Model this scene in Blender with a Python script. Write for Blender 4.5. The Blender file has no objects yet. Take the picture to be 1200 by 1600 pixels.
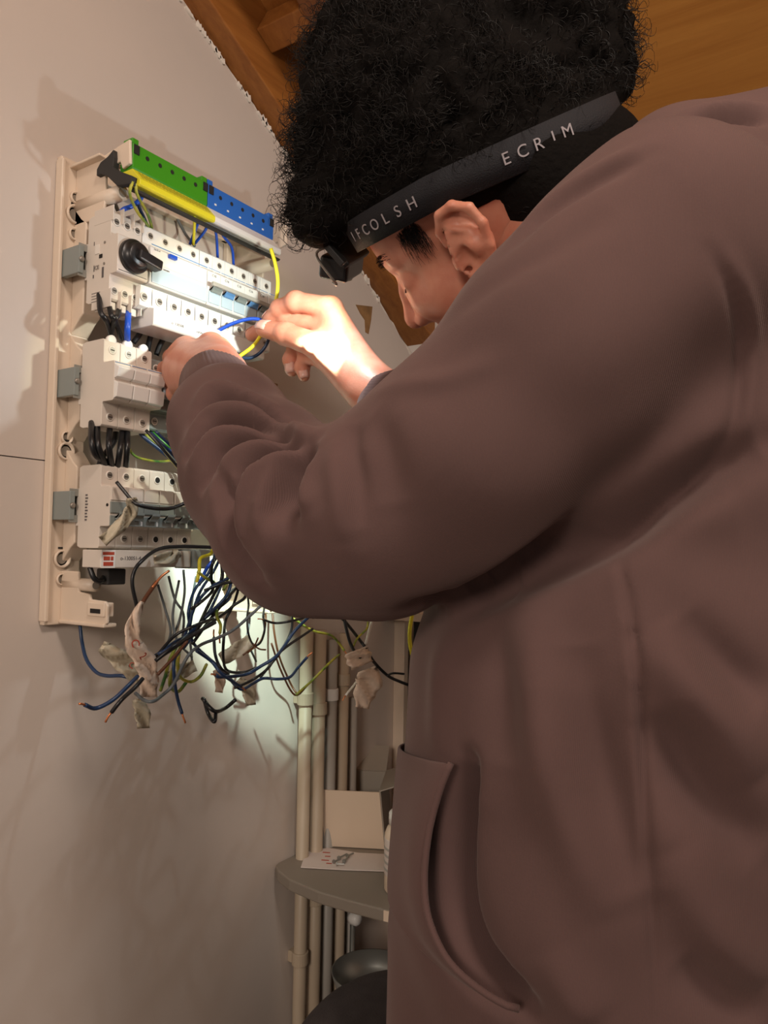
import bpy, math, random
import numpy as np
from mathutils import Vector, Matrix
from mathutils.bvhtree import BVHTree

# ------------------------------------------------------------------ camera
F = 1200.0                      # focal length in pixels of the 1200x1600 frame
YAW, PITCH, ROLL = math.radians(33.7), math.radians(3.0), math.radians(0.9)
CZ = 1.38                       # camera height
_v = np.array([-math.sin(YAW)*math.cos(PITCH), math.cos(YAW)*math.cos(PITCH), math.sin(PITCH)])
_r0 = np.array([math.cos(YAW), math.sin(YAW), 0.0])
_u0 = np.cross(_r0, _v)
RT = math.cos(ROLL)*_r0 + math.sin(ROLL)*_u0
UP = -math.sin(ROLL)*_r0 + math.cos(ROLL)*_u0
VW = _v
CAM = np.array([0.0, 0.0, CZ])
S = bpy.context.scene
COL = S.collection
cd = bpy.data.cameras.new('camera'); co = bpy.data.objects.new('camera', cd); COL.objects.link(co)
cd.sensor_fit = 'VERTICAL'; cd.sensor_height = 32.0; cd.lens = 24.0
cd.clip_start = 0.01; cd.clip_end = 60
co.matrix_world = Matrix(((RT[0], UP[0], -VW[0], 0), (RT[1], UP[1], -VW[1], 0), (RT[2], UP[2], -VW[2], CZ), (0, 0, 0, 1)))
S.camera = co
# ------------------------------------------------------------------ world + lights + exposure
wd = bpy.data.worlds.new('world'); S.world = wd; wd.use_nodes = True
bg = wd.node_tree.nodes['Background']
bg.inputs[0].default_value = (1.0, 0.86, 0.76, 1); bg.inputs[1].default_value = 0.22

def area(name, loc, target, size, power, col):
    l = bpy.data.lights.new(name, 'AREA'); l.shape = 'RECTANGLE'; l.size = size[0]; l.size_y = size[1]
    l.energy = power; l.color = col
    o = bpy.data.objects.new(name, l); COL.objects.link(o); o.location = loc
    o.rotation_euler = (Vector(target)-Vector(loc)).to_track_quat('-Z', 'Y').to_euler()
    return o
area('room_lamp', (0.25, -1.35, 1.85), (-0.5, 0.5, 0.85), (0.4, 0.4), 17, (1.0, 0.83, 0.70))
area('added_top_light', (0.30, 0.05, 2.33), (-0.10, 0.55, 1.3), (0.22, 0.22), 8.2, (1.0, 0.84, 0.72))  # added overhead light that brings out the folds of the cloth
HL_POS = None  # the head torch's own light is made with the head torch
S.view_settings.view_transform = 'Standard'; S.view_settings.look = 'None'
S.view_settings.exposure = 0.0; S.view_settings.gamma = 1.0; S.view_settings.use_curve_mapping = False

# ------------------------------------------------------------------ helpers
WX = -0.75                      # plane of the panelled wall
DZ = -0.07
def ray(x, y): return VW + RT*(x-600)/F - UP*(y-800)/F
def P(x, y, d): return CAM + ray(x, y)*d                      # point at a depth along the view axis
def PX(x, y, b): r = ray(x, y); return CAM + r*((WX+b)/r[0])  # point at distance b in front of the wall
def PZ(x, y, z): r = ray(x, y); return CAM + r*((z-CZ)/r[2])
def proj(p):
    d = np.asarray(p, float)-CAM; z = d @ VW
    return np.stack([600+F*(d @ RT)/z, 800-F*(d @ UP)/z], -1)

def nt(m): return m.node_tree.nodes, m.node_tree.links
def mat(name, col, rough=0.5, metal=0.0, var=0.0, vscale=20, bump=0.0, bscale=200, spec=0.5, col2=None, trans=0.0, sub=0.0, coat=0.0):
    m = bpy.data.materials.new(name); m.use_nodes = True
    n, l = nt(m); b = n['Principled BSDF']
    b.inputs['Base Color'].default_value = (*col, 1); b.inputs['Roughness'].default_value = rough
    b.inputs['Metallic'].default_value = metal; b.inputs['Specular IOR Level'].default_value = spec
    if trans: b.inputs['Transmission Weight'].default_value = trans
    if coat: b.inputs['Coat Weight'].default_value = coat
    if sub:
        b.inputs['Subsurface Weight'].default_value = sub; b.inputs['Subsurface Radius'].default_value = (1, .35, .2)
        b.inputs['Subsurface Scale'].default_value = 0.006
    tc = n.new('ShaderNodeTexCoord')
    if var or col2:
        t = n.new('ShaderNodeTexNoise'); t.inputs['Scale'].default_value = vscale; t.inputs['Detail'].default_value = 5
        l.new(tc.outputs['Object'], t.inputs['Vector'])
        r = n.new('ShaderNodeValToRGB'); c2 = col2 or tuple(c*(1-var) for c in col)
        r.color_ramp.elements[0].color = (*c2, 1); r.color_ramp.elements[1].color = (*col, 1)
        r.color_ramp.elements[0].position = 0.35; r.color_ramp.elements[1].position = 0.65
        l.new(t.outputs['Fac'], r.inputs['Fac']); l.new(r.outputs['Color'], b.inputs['Base Color'])
    if bump:
        t = n.new('ShaderNodeTexNoise'); t.inputs['Scale'].default_value = bscale; t.inputs['Detail'].default_value = 4
        l.new(tc.outputs['Object'], t.inputs['Vector'])
        bp = n.new('ShaderNodeBump'); bp.inputs['Strength'].default_value = bump; bp.inputs['Distance'].default_value = 0.002
        l.new(t.outputs['Fac'], bp.inputs['Height']); l.new(bp.outputs['Normal'], b.inputs['Normal'])
    return m
def wood(name, c1, c2, axis=0, scale=14, rough=0.55):
    m = bpy.data.materials.new(name); m.use_nodes = True
    n, l = nt(m); b = n['Principled BSDF']; b.inputs['Roughness'].default_value = rough
    tc = n.new('ShaderNodeTexCoord'); mp = n.new('ShaderNodeMapping')
    sc = [scale, scale, scale]; sc[axis] = scale*0.06; mp.inputs['Scale'].default_value = sc
    t = n.new('ShaderNodeTexNoise'); t.inputs['Detail'].default_value = 8; t.inputs['Roughness'].default_value = 0.65; t.inputs['Distortion'].default_value = 0.6
    r = n.new('ShaderNodeValToRGB'); r.color_ramp.elements[0].position = 0.3; r.color_ramp.elements[1].position = 0.7
    r.color_ramp.elements[0].color = (*c1, 1); r.color_ramp.elements[1].color = (*c2, 1)
    l.new(tc.outputs['Object'], mp.inputs['Vector']); l.new(mp.outputs[0], t.inputs['Vector'])
    l.new(t.outputs['Fac'], r.inputs['Fac']); l.new(r.outputs['Color'], b.inputs['Base Color'])
    bp = n.new('ShaderNodeBump'); bp.inputs['Strength'].default_value = 0.15; bp.inputs['Distance'].default_value = 0.002
    l.new(t.outputs['Fac'], bp.inputs['Height']); l.new(bp.outputs['Normal'], b.inputs['Normal'])
    return m

M = dict(
    plaster=mat('painted_plaster', (.60, .53, .475), .45, var=.06, vscale=3, bump=.12, bscale=60),
    gypsum=mat('gypsum_core', (.80, .74, .66), .9, var=.15, vscale=90, bump=.6, bscale=150),
    paper_brown=mat('torn_board_paper', (.30, .16, .06), .85, var=.4, vscale=40),
    ply=wood('plywood', (.43, .17, .028), (.56, .25, .050), 0, 11),
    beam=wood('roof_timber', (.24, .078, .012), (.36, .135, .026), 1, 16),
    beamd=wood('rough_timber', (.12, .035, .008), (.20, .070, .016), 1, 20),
    floor=wood('floor_boards', (.20, .13, .08), (.30, .20, .12), 0, 9),
    cream=mat('cream_plastic', (.72, .60, .48), .42, var=.04, vscale=30),
    body=mat('light_grey_plastic', (.66, .60, .53), .45, var=.03, vscale=40),
    white=mat('white_plastic', (.78, .77, .74), .38),
    label=mat('printed_label', (.74, .70, .64), .5),
    greyp=mat('mid_grey_plastic', (.22, .25, .24), .25, spec=.6),
    flap=mat('clear_flap', (.50, .62, .70), .15, spec=.7, coat=.4),
    black=mat('black_plastic', (.012, .012, .013), .35),
    blackm=mat('black_matt_plastic', (.02, .02, .02), .6),
    ink=mat('dark_print', (.10, .09, .09), .7),
    red=mat('red_print', (.42, .06, .03), .7),
    blueline=mat('blue_print', (.10, .25, .50), .6),
    green=mat('green_plastic', (.045, .27, .012), .38),
    yellow=mat('yellow_plastic', (.74, .68, .03), .4),
    blue=mat('blue_plastic', (.02, .13, .48), .38),
    steel=mat('zinc_steel', (.33, .34, .32), .35, metal=.7),
    screw=mat('screw_steel', (.28, .26, .23), .4, metal=.6),
    hole=mat('dark_hole', (.012, .010, .009), .9),
    wblack=mat('black_wire_sheath', (.008, .009, .011), .35),
    wblue=mat('blue_wire_sheath', (.012, .038, .105), .35),
    wblueb=mat('bright_blue_wire_sheath', (.015, .09, .60), .35),
    wyel=mat('yellow_wire_sheath', (.80, .72, .03), .4),
    wyg=mat('yellow_green_wire_sheath', (.52, .46, .05), .4, col2=(.05, .20, .04), vscale=60),
    wbrown=mat('brown_wire_sheath', (.12, .04, .015), .4),
    wgrey=mat('grey_wire_sheath', (.12, .14, .15), .4),
    wwhite=mat('white_wire_sheath', (.62, .58, .52), .4),
    copper=mat('bare_copper', (.75, .28, .12), .35, metal=.8),
    tape=mat('masking_tape', (.78, .62, .49), .75, var=.1, vscale=60, bump=.5, bscale=90),
    tapey=mat('clear_yellow_tape', (.52, .46, .34), .45, var=.12, vscale=50, bump=.4, bscale=80),
    pipe=mat('conduit_plastic', (.50, .41, .30), .45, var=.08, vscale=12),
    pipeg=mat('grey_conduit_plastic', (.40, .38, .34), .45, var=.05, vscale=12),
    shelf=mat('grey_laminate', (.25, .215, .175), .5, var=.06, vscale=8),
    card=mat('white_card', (.74, .60, .46), .7),
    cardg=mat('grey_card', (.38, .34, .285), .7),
    print_=mat('paper_sheet', (.66, .58, .53), .7),
)
ORG = {}
class MB:
    """collects shapes (world coordinates) and links them as one mesh object"""
    def __init__(s): s.v = []; s.f = []; s.n = 0
    def add(s, v, f):
        s.v.append(np.asarray(v, float).reshape(-1, 3)); s.f += [tuple(i+s.n for i in q) for q in f]; s.n += len(s.v[-1]); return s
    def box(s, a, b):
        (x0, y0, z0), (x1, y1, z1) = a, b
        v = [(x, y, z) for x in (x0, x1) for y in (y0, y1) for z in (z0, z1)]
        return s.add(v, [(0, 1, 3, 2), (4, 6, 7, 5), (0, 4, 5, 1), (2, 3, 7, 6), (0, 2, 6, 4), (1, 5, 7, 3)])
    def obox(s, c, ax, h):
        c = np.array(c, float); ax = [np.array(a, float)/np.linalg.norm(a) for a in ax]
        v = [c+ax[0]*h[0]*i+ax[1]*h[1]*j+ax[2]*h[2]*k for i in (-1, 1) for j in (-1, 1) for k in (-1, 1)]
        return s.add(v, [(0, 1, 3, 2), (4, 6, 7, 5), (0, 4, 5, 1), (2, 3, 7, 6), (0, 2, 6, 4), (1, 5, 7, 3)])
    def loft(s, rings, cap=True):
        n = len(rings[0]); v = [p for r in rings for p in r]; f = []
        for k in range(len(rings)-1):
            for i in range(n):
                j = (i+1) % n; f.append((k*n+i, k*n+j, (k+1)*n+j, (k+1)*n+i))
        if cap: f += [tuple(range(n))[::-1], tuple((len(rings)-1)*n+i for i in range(n))]
        return s.add(v, f)
    def prism(s, poly, d):                     # polygon extruded along vector d
        p = np.array(poly, float); return s.loft([p, p+np.array(d, float)])
    def cyl(s, p0, p1, r0, r1=None, n=20, cap=True):
        p0 = np.array(p0, float); p1 = np.array(p1, float); r1 = r0 if r1 is None else r1
        u, w = frame(p1-p0); t = [2*math.pi*i/n for i in range(n)]
        return s.loft([[p0+(u*math.cos(a)+w*math.sin(a))*r0 for a in t], [p1+(u*math.cos(a)+w*math.sin(a))*r1 for a in t]], cap)
    def lathe(s, base, axis, prof, n=28):
        base = np.array(base, float); ax = np.array(axis, float); ax /= np.linalg.norm(ax); u, w = frame(ax)
        t = [2*math.pi*i/n for i in range(n)]
        return s.loft([[base+ax*h+(u*math.cos(a)+w*math.sin(a))*max(r, 1e-5) for a in t] for r, h in prof])
    def tube(s, pts, r, n=8, sm=6, cap=True):
        pts = smooth(pts, sm) if sm else np.array(pts, float)
        k = len(pts); rr = r if hasattr(r, '__len__') else [r]*k
        if len(rr) != k: rr = np.interp(np.linspace(0, 1, k), np.linspace(0, 1, len(rr)), rr)
        tg = np.gradient(pts, axis=0); tg /= np.linalg.norm(tg, axis=1)[:, None]+1e-12
        u, w = frame(tg[0]); rings = []
        for i in range(k):
            u = u-tg[i]*(u @ tg[i]); u /= np.linalg.norm(u); w = np.cross(tg[i], u)
            rings.append([pts[i]+(u*math.cos(a)+w*math.sin(a))*rr[i] for a in np.arange(n)*2*math.pi/n])
        return s.loft(rings, cap)
    def build(s, name, m, parent=None, smooth_=False, bevel=0.0, seg=2, solid=0.0):
        me = bpy.data.meshes.new(name); o = bpy.data.objects.new(name, me)
        org = ORG.get(parent.name, np.zeros(3)) if parent else np.zeros(3)
        v = np.concatenate(s.v)
        if parent is None: org = v.mean(0); o.location = org
        me.from_pydata([tuple(p) for p in (v-org)], [], s.f); me.update()
        if m: me.materials.append(m)
        if smooth_: me.shade_smooth()
        COL.objects.link(o); ORG[o.name] = org
        if parent: o.parent = parent
        if solid:
            b = o.modifiers.new('solid', 'SOLIDIFY'); b.thickness = solid; b.offset = 0
        if bevel:
            b = o.modifiers.new('bevel', 'BEVEL'); b.width = bevel; b.segments = seg; b.limit_method = 'ANGLE'
            if not smooth_: pass
        return o
def frame(t):
    t = np.array(t, float); t /= np.linalg.norm(t)+1e-12
    a = np.array([0, 0, 1.0]) if abs(t[2]) < .9 else np.array([1.0, 0, 0])
    u = np.cross(a, t); u /= np.linalg.norm(u); return u, np.cross(t, u)
def smooth(pts, k=6):                          # Catmull-Rom
    p = np.array(pts, float)
    if len(p) < 3: return np.array([p[0]+(p[-1]-p[0])*i/4 for i in range(5)])
    q = np.vstack([2*p[0]-p[1], p, 2*p[-1]-p[-2]]); out = []
    for i in range(1, len(q)-2):
        for j in range(k):
            t = j/k; out.append(.5*((2*q[i])+(-q[i-1]+q[i+1])*t+(2*q[i-1]-5*q[i]+4*q[i+1]-q[i+2])*t*t+(-q[i-1]+3*q[i]-3*q[i+1]+q[i+2])*t**3))
    out.append(p[-1]); return np.array(out)
def tag(o, label, cat, group=None):
    o['label'] = label; o['category'] = cat
    if group: o['group'] = group
    return o
def thing(name, loc, label, cat, group=None):
    o = bpy.data.objects.new(name, None); COL.objects.link(o); o.location = [float(c) for c in loc]; o.empty_display_size = .02
    ORG[o.name] = np.array(loc, float); return tag(o, label, cat, group)
def struct(o): o['kind'] = 'structure'; return o
def text(body, name, m, origin, xdir, ydir, size, parent, depth=0.0002):
    """flat lettering turned into a mesh part"""
    c = bpy.data.curves.new('t', 'FONT'); c.body = body; c.size = size; c.extrude = depth; c.align_x = 'CENTER'; c.align_y = 'CENTER'
    t = bpy.data.objects.new('t', c); COL.objects.link(t)
    dg = bpy.context.evaluated_depsgraph_get(); me = bpy.data.meshes.new_from_object(t.evaluated_get(dg))
    bpy.data.objects.remove(t); x = np.array(xdir, float); x /= np.linalg.norm(x); y = np.array(ydir, float); y -= x*(x @ y); y /= np.linalg.norm(y); z = np.cross(x, y)
    org = ORG.get(parent.name, np.zeros(3)); v = np.array([q.co[:] for q in me.vertices])
    if len(v) == 0: return None
    w = np.array(origin, float)-org+v[:, :1]*x+v[:, 1:2]*y+v[:, 2:3]*z
    for q, p in zip(me.vertices, w): q.co = p
    me.materials.clear(); me.materials.append(m); me.name = name
    o = bpy.data.objects.new(name, me); COL.objects.link(o); o.parent = parent; ORG[o.name] = org
    return o
rnd = random.Random(7)
# ------------------------------------------------------------------ the room
SL = math.atan(.52)
sd = np.array([0, math.cos(SL), -math.sin(SL)]); sn = np.array([0, math.sin(SL), math.cos(SL)])
R0 = np.array([WX, .64, 2.153+DZ])
def RS(x, s, n): return R0 + np.array([x-WX, 0, 0]) + sd*s + sn*n
def PS(x, y, n):                                # pixel ray on the roof plane at offset n -> (x, s)
    r = ray(x, y); o = R0+sn*n; t = ((o-CAM) @ sn)/(r @ sn); p = CAM+r*t; return p[0], (p-R0) @ sd, p
def zedge(Y):
    z = 2.153+DZ-.52*(Y-.64)
    if Y > .95: z -= .035*min(1, (Y-.95)/.25)
    return z
# left wall: plasterboard sheets with torn upper edge
wl = bpy.data.objects.new('wall_left', None); COL.objects.link(wl); struct(wl); ORG['wall_left'] = np.zeros(3)
ZS = float(PX(40, 716, 0)[2])
Y0, Y1 = -1.2, 1.24
MB().box((WX-.0125, Y0, 0), (WX, Y1, ZS-.0006)).build('plasterboard_sheet', M['plaster'], wl)
ys = np.arange(Y0, Y1+.001, .012)
top = [(y, zedge(y)-.004+rnd.uniform(-.003, .003)) for y in ys]
poly = [(WX, Y1, ZS+.0006), (WX, Y0, ZS+.0006)]+[(WX, y, z) for y, z in top]
MB().prism(poly, (-.004, 0, 0)).build('plasterboard_sheet', M['plaster'], wl)
t2 = [(y, zedge(y)+.003+abs(rnd.gauss(0, .0035))) for y in ys]
poly = [(WX-.004, Y1, ZS+.0006), (WX-.004, Y0, ZS+.0006)]+[(WX-.004, y, z) for y, z in t2]
MB().prism(poly, (-.0085, 0, 0)).build('torn_gypsum_core', M['gypsum'], wl)
g3 = random.Random(11)
for y in np.arange(.60, 1.10, .0085):
    if g3.random() < (.75 if y < .84 else .35):
        h = g3.uniform(.003, .009); w2 = g3.uniform(.004, .008); z0 = zedge(y)-.006
        q = [(WX+.0002, y+w2*c, z0+h*s-.52*w2*c) for c, s in ((-1, .1), (-.6, 1.0), (.1, .75), (.7, 1.15), (1, .1), (.3, -.35), (-.5, -.25))]
        MB().prism(q, (.0022, 0, 0)).build('torn_gypsum_crumb', M['gypsum'], wl)
def patch(px, name='torn_paper_patch', m='paper_brown'):
    pts = [PX(x, y, .0006) for x, y in px]
    MB().prism(pts, (-.001, 0, 0)).build(name, M[m], wl)
patch([(556, 476), (582, 479), (580, 500), (576, 522), (571, 519), (570, 500), (563, 490)])
patch([(414, 594), (434, 600), (433, 614), (416, 610)])
# knee wall at the low end, back of the recess, floor
wf = struct(MB().box((WX-.2, 1.24, 0), (2.6, 1.30, 2.4)).build('wall_far', M['plaster']))
fl = struct(MB().box((WX-.2, -1.2, -.05), (2.6, 1.3, 0)).build('floor', M['floor']))
bb = struct(MB().box((WX, -1.2, 0), (WX+.014, 1.22, .09)).build('baseboard_left', M['white'], bevel=.003))
# roof
ce = bpy.data.objects.new('ceiling', None); COL.objects.link(ce); struct(ce); ORG['ceiling'] = np.zeros(3)
def beam(x0, x1, s0, s1, n0, n1, name, m):
    return MB().add([RS(x, s, n) for x in (x0, x1) for s in (s0, s1) for n in (n0, n1)],
                    [(0, 1, 3, 2), (4, 6, 7, 5), (0, 4, 5, 1), (2, 3, 7, 6), (0, 2, 6, 4), (1, 5, 7, 3)]).build(name, M[m], ce, bevel=.002)
beam(WX-.03, WX+.032, -2.2, 1.0, .006, .10, 'rafter', 'beam')
NP = .10
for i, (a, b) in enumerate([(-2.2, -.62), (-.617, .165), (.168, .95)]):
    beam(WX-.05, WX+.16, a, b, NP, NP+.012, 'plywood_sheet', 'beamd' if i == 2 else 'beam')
xb, sb, _ = PS(440, 45, NP-.03)
beam(WX+.16, 2.6, -2.2, .95, NP-.035, NP-.02, 'plywood_sheet', 'ply')
beam(WX+.032, WX+.30, sb-.018, sb+.018, NP-.045, NP-.002, 'batten', 'beam')
beam(WX+.032, WX+.16, sb+.16, sb+.20, NP-.06, NP-.002, 'batten', 'beam')
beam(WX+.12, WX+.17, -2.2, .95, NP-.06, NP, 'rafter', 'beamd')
# fixed timber behind the torn edge
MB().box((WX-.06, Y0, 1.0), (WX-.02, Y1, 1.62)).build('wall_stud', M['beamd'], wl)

# conduits going down the wall
def conduit(px, r, b, ytop, m, label, kcl=()):
    p = PX(px, 1200, b); zt = PX(px, ytop, b)[2]
    t = thing('conduit_pipe', (p[0], p[1], 0), label, 'pipe', 'electrical conduits down the wall')
    MB().cyl((p[0], p[1], .02), (p[0], p[1], zt), r, n=20).build('tube', M[m], t, True)
    for yk in kcl:
        z = PX(px, yk, b)[2]
        c = MB().cyl((p[0], p[1], z-.009), (p[0], p[1], z+.009), r*1.28, n=20)
        c.box((WX, p[1]-r*.7, z-.008), (p[0], p[1]+r*.7, z+.008))
        c.build('clip', M['white'] if m == 'pipeg' else M['pipe'], t, bevel=.001)
    return t
conduit(475, .0095, .018, 980, 'pipe', 'cream conduit pipe nearest the panel, leftmost of the row under the tangle', (1092, 1492))
conduit(496, .0100, .020, 985, 'pipe', 'second cream conduit pipe from the left, right of the leftmost one', (1107, 1400))
conduit(515, .0090, .020, 1000, 'pipeg', 'greyish conduit pipe third from the left behind the white box', (1085,))
conduit(534, .0090, .020, 990, 'pipe', 'cream conduit pipe fourth from the left with a small clip', (1062,))
conduit(550, .0070, .018, 1090, 'pipeg', 'thin grey conduit rightmost of the pipe row')
# shelf in the corner
ZSH = float(PX(430, 1352, .004)[2])
sp = [PZ(x, y, ZSH) for x, y in [(430, 1352), (434, 1360), (452, 1374), (497, 1393), (542, 1406), (600, 1421), (680, 1440)]]
spb = [PZ(700, 1330, ZSH), (WX+.001, 1.14, ZSH), (WX+.001, float(sp[0][1])+.01, ZSH)]
sh = thing('corner_shelf', (sp[3][0], sp[3][1], ZSH-.018), 'grey rounded corner shelf holding the open white box', 'shelf')
MB().prism([list(p) for p in sp]+[list(p) for p in spb], (0, 0, -.016)).build('board', M['shelf'], sh, bevel=.002)
MB().prism([sp[5]+np.array([0, -.001, -.001]), sp[6]+np.array([0, -.001, -.001]), sp[6]+np.array([0, .002, -.001]), sp[5]+np.array([0, .002, -.001])], (0, 0, -.013)).build('edge_highlight', M['card'], sh)  # pale strip paints the highlight along the shelf's front edge
# open white box on the shelf
ZB = ZSH+.0015
bl = PZ(508, 1321, ZB); br = PZ(601, 1326, ZB)
ex = (br-bl); wB = np.linalg.norm(ex); ex /= wB; ey = np.cross([0, 0, 1], ex); hB = .088; dB = .11; th = .0018
tilt = np.array([0, 0, 1.0])*.97-ex*.09-ey*.12; tilt /= np.linalg.norm(tilt)
bx = thing('cardboard_box', bl+ex*wB/2+ey*dB/2, 'open white cardboard box with raised flap standing on the corner shelf', 'box')
def plate(o, a, b, name, m, parent, t=th, nn=None):
    o = np.array(o, float); q = [o, o+a, o+a+b, o+b]; n = np.cross(a, b); n = n/np.linalg.norm(n)*t
    return MB().prism(q, n).build(name, M[m], parent)
plate(bl, ex*wB, tilt*hB, 'front_panel', 'card', bx)
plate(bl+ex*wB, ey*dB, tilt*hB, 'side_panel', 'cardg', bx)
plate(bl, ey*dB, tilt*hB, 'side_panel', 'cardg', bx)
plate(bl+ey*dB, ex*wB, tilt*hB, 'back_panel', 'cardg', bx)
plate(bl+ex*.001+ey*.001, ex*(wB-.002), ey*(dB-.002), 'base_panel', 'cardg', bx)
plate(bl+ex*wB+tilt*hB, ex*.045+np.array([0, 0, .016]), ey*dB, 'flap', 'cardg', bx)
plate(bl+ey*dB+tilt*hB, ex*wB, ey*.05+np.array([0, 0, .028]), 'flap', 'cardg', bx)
# sheet of paper / bag with red print and loose screws
pp = [PZ(x, y, ZSH+.001) for x, y in [(470, 1356), (478, 1333), (512, 1326), (560, 1334), (604, 1336), (604, 1362), (540, 1360)]]
pb = tag(MB().prism(pp, (0, 0, .0015)).build('paper_bag', M['print_']), 'white paper bag with red print lying flat on the corner shelf', 'bag')
ORG[pb.name] = np.array(pb.location)
for k, (x, y) in enumerate([(510, 1332), (512, 1338), (508, 1344), (514, 1349)]):
    a = PZ(x, y, ZSH+.0028); MB().obox(a, [ex, ey, (0, 0, 1)], (.0055-k % 2*.0015, .0012, .0002)).build('print_mark', M['red'], pb)
for k, (x, y, dx, dy) in enumerate([(522, 1346, 10, -4), (530, 1340, 12, -6), (538, 1345, 8, -9), (527, 1350, 11, 0), (543, 1337, 9, -4)]):
    a = PZ(x, y, ZSH+.0055); b = PZ(x+dx, y+dy, ZSH+.0055)
    t = tag(MB().cyl(a, b, .0012, n=8).cyl(a, a+(a-b)*.12, .0030, .0026, n=10).build('loose_screw', M['steel']),
            ['leftmost small steel screw on the paper bag', 'small steel screw at the top middle of the paper bag', 'small steel screw slanting upward at the right of the paper bag', 'small steel screw lying level nearest the shelf front', 'small steel screw farthest back on the paper bag'][k], 'screw', 'loose screws on the paper bag')
# plastic bottle on the shelf
bp_ = PZ(634, 1392, ZSH)+np.array([.0, .0, .0]); bt = thing('plastic_jar', bp_, 'white plastic jar with yellowish base half hidden behind the hoodie on the shelf', 'jar')
MB().lathe(bp_, (0, 0, 1), [(0, 0), (.026, 0), (.029, .004), (.029, .075), (.026, .083), (.022, .085), (.022, .088), (0, .088)]).build('body', M['card'], bt, True)
MB().lathe(bp_+np.array([0, 0, .024]), (0, 0, 1), [(.0293, 0), (.0296, .001), (.0296, .046), (.0293, .047)]).build('label_wrap', M['print_'], bt, True)
for k in range(4):
    MB().lathe(bp_+np.array([0, 0, .030+k*.009]), (0, 0, 1), [(.0296, 0), (.0299, .0005), (.0299, .003), (.0296, .0035)]).build('print_band', M['pipeg'], bt, True)
MB().lathe(bp_+np.array([0, 0, .088]), (0, 0, 1), [(0, 0), (.024, 0), (.024, .014), (.022, .016), (0, .016)]).build('lid', M['white'], bt, True)
# things low under the shelf
q = PX(555, 1505, .12); zc = float(q[2])
bk = thing('metal_bowl', (q[0]+.03, q[1]+.0, zc-.06), 'dark round bowl with a bright rim low under the corner shelf', 'bowl')
MB().lathe((q[0]+.03, q[1], zc-.035), (0, 0, 1), [(0, 0), (.03, .001), (.048, .015), (.055, .035), (.057, .035), (.050, .014), (.031, -.003), (0, -.004)]).build('bowl', M['steel'], bk, True)
MB().lathe((q[0]+.03, q[1], zc-.06), (0, 0, 1), [(0, 0), (.03, 0), (.028, .021), (0, .021)]).build('foot_ring', M['blackm'], bk, True)
st = thing('storage_stool', (q[0]+.09, q[1]+.02, 0), 'dark wooden crate standing on the floor under the corner shelf', 'crate')
MB().box((q[0]-.03, q[1]-.1, .0), (q[0]+.25, 1.12, zc-.072)).build('case', M['beamd'], st, bevel=.004)
MB().box((q[0]-.035, q[1]-.105, zc-.072), (q[0]+.255, 1.125, zc-.06)).build('lid', M['blackm'], st, bevel=.002)
q = PX(551, 1434, .03)
rd = thing('water_stopcock', (q[0], q[1], .0), 'thin pipe with a pale round valve knob beneath the corner shelf', 'valve')
MB().cyl((q[0], q[1], .02), (q[0], q[1], q[2]), .004, n=12).build('pipe', M['steel'], rd, True)
MB().lathe((q[0]+.0, q[1], q[2]), (1, 0, 0), [(0, -.006), (.007, -.006), (.010, 0), (.010, .01), (.006, .014), (0, .014)]).build('knob', M['white'], rd, True)
# door-like frame by the low end
fx = PX(626, 1050, .01)
fr = thing('shelf_frame', (fx[0], fx[1], 0), 'pale upright board and rail at the far corner beyond the pipes', 'frame')
MB().box((WX, fx[1]-.008, .0), (WX+.022, fx[1]+.006, PX(626, 960, .01)[2])).build('upright', M['cream'], fr, bevel=.001)
zz = PX(626, 962, .01)[2]
MB().box((WX, fx[1]-.05, zz-.004), (WX+.35, fx[1]+.0, zz+.010)).build('rail', M['cream'], fr, bevel=.001)
MB().box((WX+.024, fx[1]+.02, .0), (WX+.40, fx[1]+.045, zz-.006)).build('dark_gap_sheet', M['blackm'], fr)  # black sheet stands in for the shade of the dark gap
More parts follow.
